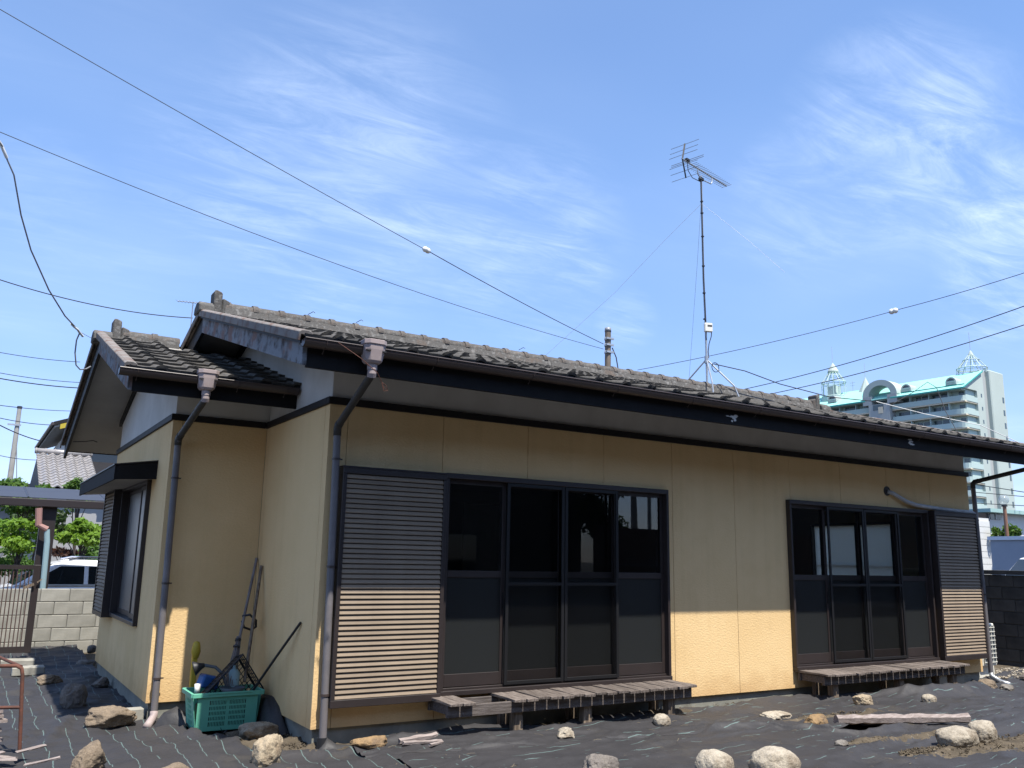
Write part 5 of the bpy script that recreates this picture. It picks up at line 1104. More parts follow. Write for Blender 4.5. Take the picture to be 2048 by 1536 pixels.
# ---- car builder (side profile extruded with tumblehome)
def car(name, label, loc, rz, paint, L_=4.5, W_=1.75, H_=1.52, rails=False, group=None):
    c = thing(name, label, 'car', loc, group, rz); hw = W_/2
    lower = [(-L_/2, 0.35), (-L_/2, 0.62), (-L_/2+0.12, 0.80), (-L_/2+1.05, 0.98), (L_/2-0.35, 1.02), (L_/2-0.05, 0.90), (L_/2, 0.55), (L_/2-0.02, 0.32)]
    cab = [(-L_/2+1.05, 0.98), (-L_/2+1.75, H_-0.08), (-L_/2+2.1, H_), (L_/2-1.0, H_-0.03), (L_/2-0.55, H_-0.15), (L_/2-0.25, 1.01)]
    def loft(prof, w0, w1, zlo, zhi, mt, nm, inset=0.0, bev=0.03):
        b = MB(); n = len(prof)
        for sgn in (-1, 1):
            for x, z in prof: t_ = (z-zlo)/(zhi-zlo); b.v.append((x, sgn*((w0*(1-t_)+w1*t_)-inset), z))
        b.f.append(tuple(range(n))[::-1]); b.f.append(tuple(n+q for q in range(n)))
        for q in range(n): b.f.append((q, (q+1) % n, n+(q+1) % n, n+q))
        return b.build(nm, mt, c, local=True, bevel=bev)
    loft(lower, hw, hw-0.06, 0.35, 1.02, paint, 'body', bev=0.045); loft(cab, hw-0.08, hw-0.26, 1.0, H_, paint, 'cabin', bev=0.04)
    # side glass and screens, proud of the cabin by a few mm
    def wside(z): t_ = (z-1.0)/(H_-1.0); return (hw-0.08)*(1-t_)+(hw-0.26)*t_
    for sgn in (-1, 1):
        for (xa, xb, xc, xd) in ((-L_/2+1.28, -L_/2+2.28, -L_/2+2.28, -L_/2+1.86), (-L_/2+2.36, L_/2-1.25, L_/2-1.25, -L_/2+2.36), (L_/2-1.17, L_/2-0.45, L_/2-0.75, L_/2-1.17)):
            z0_, z1_ = 1.03, H_-0.13
            pts = [(xa, z0_), (xb, z0_), (xc, z1_), (xd, z1_)]; b = MB(); o_ = sgn*0.006
            b.v = [(x, sgn*wside(z)+o_, z) for x, z in pts]+[(x, sgn*wside(z)-o_*3, z) for x, z in pts]; b.f = [(0, 1, 2, 3), (4, 7, 6, 5), (0, 4, 5, 1), (1, 5, 6, 2), (2, 6, 7, 3), (3, 7, 4, 0)]
            b.build('side_window', 'car_glass', c, local=True)
        if rails: MB().tube([(-L_/2+2.0, sgn*(wside(H_)-0.02), H_+0.0), (-L_/2+2.2, sgn*(wside(H_)-0.02), H_+0.05), (L_/2-1.1, sgn*(wside(H_)-0.02), H_+0.04), (L_/2-0.9, sgn*(wside(H_)-0.02), H_-0.02)], 0.018, 8).build('roof_rail', 'chrome', c, local=True)
        MB().bx((-L_/2+1.35, sgn*(hw+0.06), 1.02), (0.12, 0.16, 0.11)).build('door_mirror', paint, c, local=True, bevel=0.02)
        MB().box(-L_/2+1.2, L_/2-0.5, sgn*(hw-0.045)-0.012, sgn*(hw-0.045)+0.012, 0.985, 1.005).build('window_trim', 'chrome', c, local=True)
        MB().bx((-L_/2+2.25, sgn*(hw+0.005), 0.86), (0.16, 0.02, 0.03)).build('door_handle', 'chrome', c, local=True)
        MB().bx((-L_/2+0.10, sgn*(hw-0.25), 0.68), (0.16, 0.34, 0.13)).build('headlight', 'car_glass', c, local=True, bevel=0.02)
    for (xa, za, xb, zb_) in ((-L_/2+1.10, 1.02, -L_/2+1.72, H_-0.10), (L_/2-0.27, 1.04, L_/2-0.52, H_-0.17)):
        b = MB(); ox = -0.012 if xa < 0 else 0.012
        pts = [(xa+ox, -wside(za)+0.08, za), (xa+ox, wside(za)-0.08, za), (xb+ox, wside(zb_)-0.08, zb_), (xb+ox, -wside(zb_)+0.08, zb_)]
        b.v = pts+[(p[0]-3*ox, p[1], p[2]-0.01) for p in pts]; b.f = [(0, 1, 2, 3), (4, 7, 6, 5), (0, 4, 5, 1), (1, 5, 6, 2), (2, 6, 7, 3), (3, 7, 4, 0)]
        b.build('windscreen' if xa < 0 else 'rear_window', 'car_glass', c, local=True)
    for x in (-L_/2+0.85, L_/2-0.85):
        for sgn in (-1, 1):
            w_ = MB().lathe([(0.0, -0.10), (0.24, -0.10), (0.315, -0.08), (0.32, 0.0), (0.315, 0.08), (0.24, 0.10), (0.0, 0.10)], (0, 0, 0), 20).build('wheel', 'tire', c, local=True); w_.location = (x, sgn*(hw-0.09), 0.32); w_.rotation_euler = (R_(90), 0, 0)
            r_ = MB().lathe([(0.0, -0.112), (0.19, -0.107), (0.20, -0.101), (0.20, 0.101), (0.19, 0.107), (0.0, 0.112)], (0, 0, 0), 20).build('rim', 'galv', w_, local=True); r_.location = (0, 0, 0)
    return c
car('parked_car', 'white car with roof rails parked behind the block wall at the left', (-0.42, 13.1, -0.12), 0.04, 'white_paint', 4.6, 1.8, 1.50, True)
# ---- carport
cp = thing('carport', 'dark brown carport with smoky roof panel over the car at the left', 'carport', (-1.3, 9.8, -0.1))
x0, x1, ya, yb, za, zb_ = -6.5, 0.75, 9.75, 11.7, 2.39, 2.68
MB().box(x0, x1, ya-0.05, ya+0.05, za-0.13, za+0.0).build('front_beam', 'carport', cp, bevel=0.01)
def roofpt(x, t_): return (x, ya+(yb-ya)*t_, za+0.01+(zb_-za)*t_)
xs = [x0+(x1-x0)*i/6 for i in range(7)]
for i in range(6):
    a, b_ = xs[i]+0.015, xs[i+1]-0.015; b = MB(); b.v = [roofpt(a, 0), roofpt(b_, 0), roofpt(b_, 1), roofpt(a, 1)]; b.v += [(p[0], p[1], p[2]+0.012) for p in b.v]; b.f = [(0, 3, 2, 1), (4, 5, 6, 7), (0, 1, 5, 4), (1, 2, 6, 5), (2, 3, 7, 6), (3, 0, 4, 7)]
    b.build('roof_panel', 'carport_roof', cp)
for x in xs:
    b = MB(); p0 = Vector(roofpt(x, -0.0)); p1 = Vector(roofpt(x, 1)); b.tube([p0+Vector((0, 0, 0.012)), p1+Vector((0, 0, 0.012))], 0.014, 6); b.build('roof_rib', 'carport', cp)
for px_ in (-1.33, -5.5): MB().box(px_-0.12, px_+0.12, ya+0.06, ya+0.20, -0.2, za-0.02).build('post', 'carport', cp, bevel=0.01)
MB().box(x0, x1, yb-0.04, yb+0.04, zb_-0.10, zb_+0.0).build('rear_beam', 'carport', cp)
MB().tube([(-1.497, 9.650, 2.234), (-1.472, 9.650, 1.955), (-1.339, 9.650, 1.885)], 0.055, 10).build('rainwater_pipe', 'pink_pipe', cp); MB().tube([(-1.339, 9.650, 1.885), (-1.314, 9.650, 1.672), (-1.273, 9.650, 0.144)], 0.045, 10).build('lower_rainwater_pipe', 'blue_pipe', cp)
# ---- neighbouring houses on the left
def tiled_roof(par, P, U, V, mt, nu, nv, wave=0.05, ridge_m='silver_tile', per=True):
    """corrugated tile field: origin P (eave left), U along the eave, V up the slope"""
    P = Vector(P); U = Vector(U); V = Vector(V); N = U.cross(V).normalized()
    if N.z < 0: N = -N
    uu = U/nu; vv = V/nv; me_ = None
    prof = [0.0, -0.55, -0.8, -0.55, 0.0, 0.7, 1.0, 0.7, 0.05]
    b = MB(); m_ = len(prof)
    for (t_, h) in ((-0.02, 0.028), (1.10, 0.0)):
        for i_, z in enumerate(prof): b.v.append(tuple(uu*(i_/(m_-1)*1.03)+vv*t_+N*(z*wave+h)))
    for i_, z in enumerate(prof): b.v.append(tuple(uu*(i_/(m_-1)*1.03)-vv*0.02+N*(z*wave-0.01)))
    for i_ in range(m_-1): b.f += [(i_, i_+1, m_+i_+1, m_+i_), (2*m_+i_, 2*m_+i_+1, i_+1, i_)]
    first = None; cnt = 0; acc = MB()
    for r in range(nv):
        for c in range(nu):
            off = P+uu*c+vv*r
            if first is None: first = b.build('roof_tile', mt, par, local=True); o = first
            elif cnt < 299: o = link('roof_tile', first.data, None, par); cnt += 1
            else:
                i = len(acc.v); acc.v += [tuple(Vector(v)+off) for v in b.v]; acc.f += [tuple(i+q for q in f_) for f_ in b.f]; continue
            w_ = WO[par.name]; o.location = tuple(off-Vector(w_))
    if acc.v: stuff(acc.build('roof_tiles', mt, par))
h1 = thing('tiled_house', 'low house with silver-grey wavy tile roof behind the trees at the left', 'house', (0.3, 27, -0.1))
MB().box(-0.55, 2.6, 23.6, 31, -0.1, 3.5).build('wall', 'grey_wall', h1)
MB().prism([(23.3, 3.42), (27.2, 4.82), (31.2, 3.42), (31.2, 3.36), (23.3, 3.36)], 'x', -0.72, 0.93).build('roof_board', 'black_trim', h1)
tiled_roof(h1, (-0.78, 23.25, 3.47), (1.72, 0, 0), (0, 3.95, 1.40), 'silver_tile', 6, 13, 0.045)
MB().tube([(-0.82, 27.2, 4.95), (1.0, 27.2, 4.95)], 0.09, 12).build('ridge', 'silver_tile', h1, smooth=True)
for k in range(7): MB().tube([(-0.80+k*0.29, 27.2, 4.95), (-0.76+k*0.29, 27.2, 4.95)], 0.105, 12).build('ridge_collar', 'silver_tile', h1)
MB().prism([(23.3, 3.30), (27.2, 4.70), (31.2, 3.30)], 'x', 0.94, 2.9).build('lower_roof', 'black_trim', h1)
tiled_roof(h1, (0.96, 23.25, 3.22), (1.95, 0, 0), (0, 3.95, 1.40), 'tile', 7, 13, 0.045)
h2 = thing('upper_house', 'two-storey white house with yellow board under its rake, behind the tiled roof at the left', 'house', (3.0, 31, -0.1))
MB().box(0.30, 7.0, 29.5, 36, -0.1, 5.95).build('wall', 'white_wall', h2)
MB().prism([(-0.24, 6.10), (3.6, 7.55), (7.4, 6.10), (7.4, 6.24), (3.6, 7.69), (-0.24, 6.24)], 'y', 28.95, 38).build('roof', 'black_trim', h2)
MB().prism([(-0.20, 6.02), (3.6, 7.46), (3.6, 7.54), (-0.20, 6.10)], 'y', 29.0, 38).build('eave_soffit', 'soffit', h2)
MB().prism([(-0.02, 5.98), (3.6, 7.33), (3.6, 7.53), (-0.02, 6.16)], 'y', 28.90, 28.945).build('rake_board', 'yellow_board', h2)
MB().tube([(-0.28, 28.9, 6.16), (-0.28, 37.9, 6.16)], 0.06, 8).build('gutter', 'gutter', h2)
MB().tube([(-0.28, 37, 6.1), (-0.1, 37, 5.9), (0.2, 36.6, 5.8), (0.24, 36.6, 3.0)], 0.04, 8).build('downpipe', 'pipe_dark', h2)
wn_ = MB().box(0.55, 2.2, 29.46, 29.499, 4.3, 5.6).build('window', 'car_glass', h2); MB().box(0.45, 0.8, 29.40, 29.459, 4.2, 5.7).build('window_shutter', 'slat', wn_)
MB().box(0.4, 2.6, 28.9, 29.45, 5.65, 5.80).build('window_hood', 'black_trim', h2)
h3 = thing('far_shed', 'low dark-roofed outbuilding behind the trees at the far left', 'outbuilding', (-3, 33, -0.1))
MB().box(-5.5, -0.4, 31.5, 36, -0.1, 3.3).build('wall', 'grey_wall', h3); MB().prism([(31.0, 3.3), (34, 4.25), (37, 3.3)], 'x', -5.8, -0.2).build('roof', 'black_trim', h3)
up_ = thing('utility_pole', 'pale concrete utility pole standing far off at the left', 'utility pole', (-1.1, 39, -0.1))
MB().tube([(-1.10, 39.0, -0.1), (-1.10, 39.0, 8.05)], 0.17, 10, True, 0.095).build('shaft', 'pole', up_); MB().lathe([(0, 0.12), (0.11, 0.1), (0.11, 0.0), (0, 0)], (-1.10, 39, 8.03), 10).build('cap', 'pipe_dark', up_)
MB().tube([(-1.10, 39.0, 7.0), (-0.3, 38.6, 0.0)], 0.02, 5).build('stay_wire', 'wire_grey', up_); MB().box(-1.5, -0.95, 38.86, 38.90, 7.2, 7.28).build('arm', 'galv', up_)
# ================================================================== RIGHT BACKGROUND
def wall_skip(a, r): return r == 6 and 1.25 < a+0.2 < 1.60
rw = block_wall('dark_block_wall', 'tall block wall coloured dark as in shade at the right behind the air-conditioner unit', 'block wall', -3.0, 15.0, 12.0, 0.12, 0.10, 7, 0.40, 0.194, 'block_shade', along='y', cap=0.07, skip=wall_skip)
kb = MB(); cyk, czk, rr_ = 1.45, 1.36, 0.085
for (sx, sz) in ((-1, 0), (1, 0), (0, 1), (0, -1)):
    pts_ = [(cyk+sx*0.19+0.15*math.cos(math.tau*q/20)*0.9, czk+sz*0.19*0.5+0.05*math.sin(math.tau*q/20)) for q in range(20)]
kb.box(12.01, 12.11, 1.24, 1.28, 1.266, 1.454).box(12.01, 12.11, 1.62, 1.66, 1.266, 1.454).box(12.01, 12.11, 1.28, 1.62, 1.266, 1.286).box(12.01, 12.11, 1.28, 1.62, 1.434, 1.454)
kb.prism([(1.28, 1.286), (1.36, 1.286), (1.45, 1.345), (1.54, 1.286), (1.62, 1.286), (1.62, 1.30), (1.53, 1.36), (1.62, 1.42), (1.62, 1.434), (1.54, 1.434), (1.45, 1.375), (1.36, 1.434), (1.28, 1.434), (1.28, 1.42), (1.37, 1.36), (1.28, 1.30)], 'x', 12.02, 12.10)
kb.build('openwork_block', 'block_shade', rw)
tag(simple('timber_lath', MB().bx((10.9, 0.2, 0.12), (2.4, 0.05, 0.03), 0.35), 'wood_x', 'long thin lath lying on the ground along the dark wall at the right', 'lath', (10.9, 0.2, 0.12)), 'long thin lath lying on the ground along the dark wall at the right', 'lath')
gs = MB(); random.seed(4)
for _ in range(700): x = random.uniform(9.6, 11.9); y = random.uniform(0.0, 0.9)-0.25*(x-9.6); s_ = random.uniform(0.012, 0.035); gs.bx((x, y, G(x, y)+0.06), (s_, s_*.8, s_*.6), random.random()*6, random.random())
g_ = gs.build('pale_gravel', 'rock_pale'); stuff(g_); g_['label'] = 'strip of pale gravel by the right-hand corner'; g_['category'] = 'gravel'
car('parked_car', 'pale car whose roof and windscreen show above the dark wall at the right', (18.75, 3.70, 0.0), -0.54, 'white_paint', 4.4, 1.75, 1.89)
sh = thing('storage_container', 'blue-grey storage container with a pale top rim beyond the dark wall', 'container', (22.9, 4.0, -0.1))
CX, CYA, CYB, CZ = 21.66, 0.2, 6.8, 2.34
MB().box(CX, CX+2.4, CYA, CYB, -0.1, CZ).build('body', 'shed_blue', sh); MB().box(CX-0.05, CX+2.45, CYA-0.05, CYB+0.05, CZ+0.001, CZ+0.10).build('top_rim', 'shed_rim', sh)
for k in range(0): y = CYA+0.15+k*0.27; MB().box(CX-0.02, CX-0.0005, y, y+0.12, 0.1, CZ-0.05).build('panel_rib', 'shed_blue', sh)
wb_ = thing('white_building', 'small white building with a dark window and teal roof trim right of the house', 'building', (36, 16, 0))
MB().box(33.3, 36.9, 13.4, 22, -0.1, 3.85).build('wall', 'white_wall', wb_); MB().box(32.8, 37.2, 13.0, 22.4, 3.851, 4.0).build('roof_trim', 'trim_teal', wb_)
w_ = MB().box(33.40, 34.15, 13.37, 13.399, 3.59, 4.01).build('window', 'apt_glass', wb_)
MB().box(33.76, 33.80, 13.34, 13.369, 3.59, 4.01).build('window_mullion', 'white_wall', w_)
MB().box(31.9, 33.0, 13.2, 14.2, 3.2, 3.8).build('eave_box', 'black_trim', wb_)
wc = thing('white_annex', 'white clapboard annex standing close behind the right shutter box', 'building', (27.5, 12.5, 0))
MB().box(26.72, 29.07, 11.0, 14.0, -0.1, 3.37).build('wall', 'white_wall', wc)
for k in range(14): MB().box(26.72, 29.07, 10.975, 10.999, 0.2+k*0.22, 0.2+k*0.22+0.205).build('clapboard', 'white_wall', wc)
lp = thing('globe_lamp', 'clear globe lamp on an orange-brown post before the white building', 'lamp', (26.0, 8.7, -0.1))
MB().tube([(26.0, 8.7, -0.1), (25.95, 8.67, 3.55)], 0.055, 10).build('post', 'brick_tan', lp); MB().lathe([(0.0, 0.0), (0.09, 0.0), (0.09, 0.07), (0.0, 0.07)], (25.95, 8.67, 3.55), 12).build('collar', 'pipe_dark', lp)
M['globe'] = glass_mat('clear_globe', (0.85, 0.88, 0.88), 0.05, 1.5, diff=0.25, dcol=(0.7, 0.72, 0.72))
b = MB(); b.lathe([(0.155*math.sin(math.pi*q/12), -0.155*math.cos(math.pi*q/12)) for q in range(13)], (25.95, 8.67, 3.77), 18); b.build('globe', 'globe', lp, smooth=True)
tree('tree', 'round tree behind the storage container at the right', (29.13, 10.48, -0.1), 2.90, (29.13, 10.48, 2.80, 0.50, 0.50, 0.36), 'leaf_mid', 0.045, 0.09, 900, 91, 14, None, 'tree')
# ---- apartment block, 200 m away, in its own frame (local x = depth, y = along the facade)
ap = thing('apartment_block', 'tall pale apartment block with turquoise roof, arch and lattice turrets rising behind the house roof', 'apartment building', (174.806, 96.475, -0.1), None, R_(4.85))
def A(nm, m, mt, **k): return m.build(nm, mt, ap, local=True, **k)
FH = 2.9; HT = 39.8; NF = 13; VL = 46.0
ZF = [HT-0.1-FH*k for k in range(NF)]          # top of each storey opening
A('core', MB().box(1.7, 16.0, 0.6, VL, 0, HT), 'apt_wall')
A('end_wall', MB().box(5.6, 8.8, 0.0, 0.59, 0, HT).box(5.6, 8.8, 0.0, 0.59, HT, HT+0.01), 'apt_white')
A('end_gable', MB().prism([(-0.3, HT+0.02), (8.8, HT+0.02), (8.8, 44.9), (8.3, 44.6)], 'y', 0.05, 0.5), 'apt_white')
A('shade_strip', MB().box(8.81, 10.9, 0.35, 3, 0, 44.8), 'apt_grey'); A('stair_tower', MB().box(10.91, 17.5, -0.6, 8, 0, 45.2), 'apt_white', bevel=0.2)  # the strip's grey paints the shade on the side next to the tower
for k in range(NF):
    zt_ = ZF[k]; zr_ = zt_-1.45          # opening from zr_ to zt_, parapet below
    if zr_ < 2: break
    # right-hand and left-hand balcony runs with curved corner
    prof = [(5.6, 0.0), (1.4, 0.0), (0.7, 0.12), (0.25, 0.5), (0.05, 1.1), (0.0, 1.8), (0.0, 16.5), (0.15, 16.5), (0.15, 1.8), (0.2, 1.2), (0.4, 0.65), (0.8, 0.28), (1.4, 0.16), (5.6, 0.16)]
    A('balcony_parapet', MB().prism(prof, 'z', zr_-1.12, zr_), 'apt_wall')
    A('balcony_slab', MB().box(0.1, 5.6, 0.1, 16.5, zr_-1.40, zr_-1.125), 'apt_soffit')
    A('balcony_parapet', MB().box(0.0, 0.15, 21.8, VL, zr_-1.12, zr_), 'apt_wall'); A('balcony_slab', MB().box(0.0, 1.7, 21.8, VL, zr_-1.40, zr_-1.125), 'apt_soffit')
    A('end_recess_wall', MB().box(5.3, 5.59, 0.2, 3.0, zr_-1.1, zt_-0.01), 'apt_white') if False else None
    for v0 in (3.6, 7.9, 12.2, 25.6, 29.9, 34.2, 38.5): A('balcony_divider', MB().box(0.16, 1.69, v0, v0+0.12, zr_-1.12, zt_), 'apt_wall')
    if k < 11:
        for v0 in (0.9, 4.3, 6.2, 8.6, 10.5, 13.0, 14.7, 22.6, 26.5, 28.2, 31.0): 
            w_ = 1.6 if int(v0*10) % 3 else 1.1
            A('window', MB().box(1.62, 1.69, v0, v0+w_, zr_-0.6, zt_-0.35), 'apt_glass')
        A('end_window', MB().box(7.25, 7.75, -0.03, 0.02, zr_+0.35, zr_+1.15), 'apt_glass'); A('tower_window', MB().box(15.95, 16.7, -0.64, -0.58, zr_+0.1, zr_+1.35), 'apt_glass')
A('top_band', MB().box(0.0, 1.69, 0.55, VL, HT-0.35, HT), 'apt_wall')
# roof
A('roof_slope', MB().prism([(-0.9, HT+0.05), (8.3, 44.62), (8.3, 44.35), (-0.9, HT-0.15)], 'y', -0.3, 16.0), 'apt_roof'); A('roof_slope', MB().prism([(-0.9, HT+0.05), (8.3, 44.62), (8.3, 44.35), (-0.9, HT-0.15)], 'y', 16.001, VL), 'apt_roof')
A('roof_slope', MB().prism([(8.31, 44.62), (17.0, HT), (17.0, HT-0.2), (8.31, 44.35)], 'y', 8.1, VL), 'apt_roof')
A('roof_trim', MB().prism([(-1.0, HT+0.0), (-0.92, HT+0.05), (-0.92, HT-0.28), (-1.0, HT-0.30)], 'y', -0.35, 16.2), 'apt_trim'); A('roof_trim', MB().prism([(-1.0, HT+0.0), (-0.92, HT+0.05), (-0.92, HT-0.28), (-1.0, HT-0.30)], 'y', 22.5, VL), 'apt_trim')
A('roof_trim', MB().prism([(-0.35, 40.62), (-0.30, 40.64), (-0.28, 40.42), (-0.33, 40.40)], 'y', -0.3, 14.0), 'apt_trim')
A('verge_trim', MB().prism([(-0.95, HT+0.07), (8.3, 44.66), (8.3, 44.36), (-0.95, HT-0.2)], 'y', -0.42, -0.31), 'apt_trim')
for k in range(40): v0 = -0.1+k*1.15; 
def dormer(v0):
    m = MB(); R0 = 1.15; pts = [(v0+R0*math.cos(math.pi*q/14), 41.55+R0*math.sin(math.pi*q/14)) for q in range(15)]; pts2 = [(v0+(R0-0.28)*math.cos(math.pi*q/14), 41.55+(R0-0.28)*math.sin(math.pi*q/14)) for q in range(15)]
    for q in range(14): m.prism([pts[q], pts[q+1], pts2[q+1], pts2[q]], 'x', 0.9, 5.0)
    m.box(0.9, 4, v0-R0, v0+R0, 41.0, 41.55); A('dormer', m, 'apt_grey')
    A('dormer_window', MB().prism(pts2, 'x', 1.15, 1.3), 'apt_glass'); A('dormer_sill', MB().box(0.82, 1.14, v0-0.9, v0+0.9, 41.55, 41.8), 'apt_wall')
for v0 in (3.2, 13.4, 32.3): dormer(v0)
# middle tower with the arch
A('arch_tower', MB().box(-0.9, 1.69, 16.6, 21.7, 0, 38.6).box(-0.9, 3.5, 14.7, 17.0, 38.61, 40.6).box(-0.9, 3.5, 20.9, 23.1, 38.61, 40.6), 'apt_grey')
m = MB(); ca, cz_ = 18.85, 40.6; ro, ri = 4.25, 2.75
for q in range(28):
    a0_, a1_ = math.pi*q/28, math.pi*(q+1)/28
    m.prism([(ca+ro*math.cos(a0_), cz_+ro*0.86*math.sin(a0_)), (ca+ro*math.cos(a1_), cz_+ro*0.86*math.sin(a1_)), (ca+ri*math.cos(a1_), cz_+ri*0.86*math.sin(a1_)), (ca+ri*math.cos(a0_), cz_+ri*0.86*math.sin(a0_))], 'x', -0.9, 3.0)
A('arch', m, 'apt_white'); A('arch_recess', MB().box(-0.95, -0.905, 18.0, 20.6, 37.2, 38.5), 'apt_glass'); A('arch_panel', MB().box(-0.99, -0.955, 18.2, 19.3, 36.4, 37.9), 'brick_tan' if False else 'apt_soffit')
def turret(cu, cv, z0_, r_ring, zr_, zc, capr, capz, spike, full=False, cap=True):
    m = MB(); n = 12
    def ringm(r, z, t_): 
        for q in range(n*2): a0_, a1_ = math.pi*q/n, math.pi*(q+1)/n; m.tube([(cu+r*math.cos(a0_), cv+r*math.sin(a0_), z), (cu+r*math.cos(a1_), cv+r*math.sin(a1_), z)], t_, 5, False)
    ringm(r_ring, zr_, 0.14); ringm(r_ring*0.92, zr_-0.45, 0.09); ringm(r_ring*0.55, (zr_+zc)/2+0.3, 0.09)
    for q in range(n):
        a = 2*math.pi*q/n; x, y = cu+r_ring*math.cos(a), cv+r_ring*math.sin(a)
        m.tube([(x, y, z0_), (x, y, zr_)], 0.09, 5, False)
        m.tube([(x, y, zr_), (cu+capr*0.7*math.cos(a), cv+capr*0.7*math.sin(a), zc)], 0.10, 5, False)
    if full: ringm(r_ring, z0_+0.3, 0.12)
    A('turret_lattice', m, 'apt_frame')
    A('turret_cap', MB().lathe([(0, capz), (capr*0.5, (zc+capz)/2+0.1), (capr, zc), (capr, zc-0.25), (0, zc-0.25)], (cu, cv, 0), 16), 'apt_white'); A('turret_spike', MB().tube([(cu, cv, capz-0.1), (cu, cv, spike)], 0.05, 5), 'apt_grey')
turret(10.7, 3.0, 44.7, 3.1, 46.0, 49.3, 0.55, 50.3, 54.5)
turret(6.0, 34.8, 43.0, 2.9, 47.0, 49.9, 1.35, 52.2, 56.3, True)
A('tank_box', MB().box(4.9, 7.0, 33.6, 36.0, 43.0, 46.0), 'apt_white'); A('turret_base', MB().lathe([(3.1, 42.0), (3.1, 43.1), (0, 43.1)], (6, 34.8, 0), 16), 'apt_wall')
A('roof_cone', MB().lathe([(0, 47.6), (1.9, 43.5)], (8, 27.4, 0), 8), 'apt_white'); A('roof_spike', MB().tube([(8, 27.4, 47.5), (8, 27.4, 51.0)], 0.05, 5), 'apt_grey')
A('roof_aerial', MB().tube([(9, 31.5, 44), (9, 31.5, 47.3)], 0.05, 5).tube([(9, 30.8, 46.9), (9, 32.2, 46.9)], 0.04, 5).tube([(9, 30.9, 46.2), (9, 32.1, 46.2)], 0.04, 5), 'apt_grey')
# ================================================================== AERIAL ON THE ROOF
an = thing('television_aerial', 'tall television aerial mast on a tripod on the main roof ridge', 'aerial', (7.04, 2.73, 4.25))
mast = MB().tube([(7.045, 2.73, 4.22), (7.045, 2.73, 5.17), (7.025, 2.73, 6.0), (7.03, 2.73, 7.76)], 0.017, 10).build('mast', 'galv', an); auto_smooth(mast, 60)
MB().tube([(7.035, 2.71, 5.1), (7.012, 2.712, 6.0), (7.01, 2.71, 7.0), (7.01, 2.712, 7.68)], 0.011, 6).build('down_cable', 'wire', mast)
for z_ in (5.32, 5.75, 6.2, 6.7, 7.1, 7.3): MB().bx((7.01, 2.71, z_), (0.035, 0.035, 0.02)).build('cable_tie', 'wire', mast)
for px_, py_, pz_ in ((6.86, 3.02, 4.24), (6.84, 2.40, 4.07), (7.36, 2.38, 4.06)):
    e = Vector((px_, py_, pz_)); s0 = Vector((7.045, 2.73, 4.68)); mid = s0.lerp(e, 0.72)+(e-s0).cross(Vector((0, 0, 1))).cross(e-s0).normalized()*0.0+Vector(((e.x-7.045)*0.15, (e.y-2.73)*0.15, 0))
    MB().tube([s0, mid, e], 0.0125, 8).build('tripod_leg', 'galv', an)
MB().lathe([(0.02, -0.06), (0.032, -0.06), (0.032, 0.06), (0.02, 0.06)], (7.045, 2.73, 4.67), 12).build('tripod_collar', 'galv', an)
bx_ = MB().bx((7.05, 2.68, 5.18), (0.135, 0.055, 0.145), R_(-20)).build('booster_box', 'white_plastic', an, bevel=0.012)
MB().bx((7.055, 2.649, 5.205), (0.075, 0.006, 0.025), R_(-20)).build('booster_label', 'pipe_dark', bx_)
MB().tube([(7.00, 2.67, 5.11), (6.985, 2.67, 5.03), (7.0, 2.68, 4.97), (7.03, 2.70, 4.99)], 0.007, 6).tube([(7.10, 2.66, 5.11), (7.10, 2.67, 5.04), (7.07, 2.69, 4.93), (7.065, 2.71, 4.80), (7.075, 2.71, 4.70)], 0.007, 6).build('booster_cable', 'wire', bx_)
# yagi: boom direction fitted to the horizontal plane z = 7.8
B0 = Vector((6.40, 2.505, 7.80)); B1 = Vector((7.72, 2.84, 7.80)); bd = (B1-B0).normalized(); bp_ = Vector((-bd.y, bd.x, 0))
yg = MB().tube([B0, B1], 0.0125, 8).build('boom', 'galv', an)
for k in range(20):
    t_ = 0.20+0.80*k/19; p = B0.lerp(B1, t_); hl = 0.115-0.02*k/19
    MB().tube([p-bp_*hl, p+bp_*hl], 0.0038, 5).build('director', 'wire_grey', yg)
rp = B0+bd*0.02
for s_ in (1, -1):
    e = rp+Vector((0, 0, s_*0.29))+bd*(0.08 if s_ > 0 else 0.09); MB().tube([rp, e], 0.016, 4).build('reflector_arm', 'pipe_dark', yg)
    for k, t_ in enumerate((0.30, 0.62, 0.97)): c = rp.lerp(e, t_); MB().tube([c-bp_*0.26, c+bp_*0.26], 0.004, 5).build('reflector_rod', 'wire_grey', yg)
for dz in (0.0, 0.028): c = B0+bd*0.16+Vector((0, 0, dz)); MB().tube([c-bp_*0.30, c+bp_*0.30], 0.0045, 5).build('dipole', 'wire_grey', yg)
MB().bx(B0+bd*0.16+Vector((0, 0, 0.03)), (0.09, 0.06, 0.05), math.atan2(bd.y, bd.x)).build('feed_box', 'black_plastic', yg, bevel=0.008)
mt_ = Vector((7.03, 2.73, 7.70)); a_ = B0.lerp(B1, 0.34); c_ = B0.lerp(B1, 0.66)
auto_smooth(MB().tube([a_-Vector((0, 0, 0.01)), a_+Vector((0, 0, -0.09)), a_+bd*0.06+Vector((0, 0, -0.135)), mt_+bd*0.0, c_-bd*0.03+Vector((0, 0, -0.13)), c_+Vector((0, 0, -0.09)), c_-Vector((0, 0, 0.01))], 0.010, 8).build('mounting_bow', 'galv', yg), 60)
MB().bx(mt_, (0.09, 0.06, 0.05), math.atan2(bd.y, bd.x)).build('mast_clamp', 'pipe_dark', yg, bevel=0.006)
MB().tube([B0+bd*0.16, B0+bd*0.18+Vector((0, 0, -0.14)), B0+bd*0.30+Vector((0, 0, -0.22)), mt_+Vector((-0.03, -0.02, -0.06))], 0.006, 6).build('feed_cable', 'wire', yg)
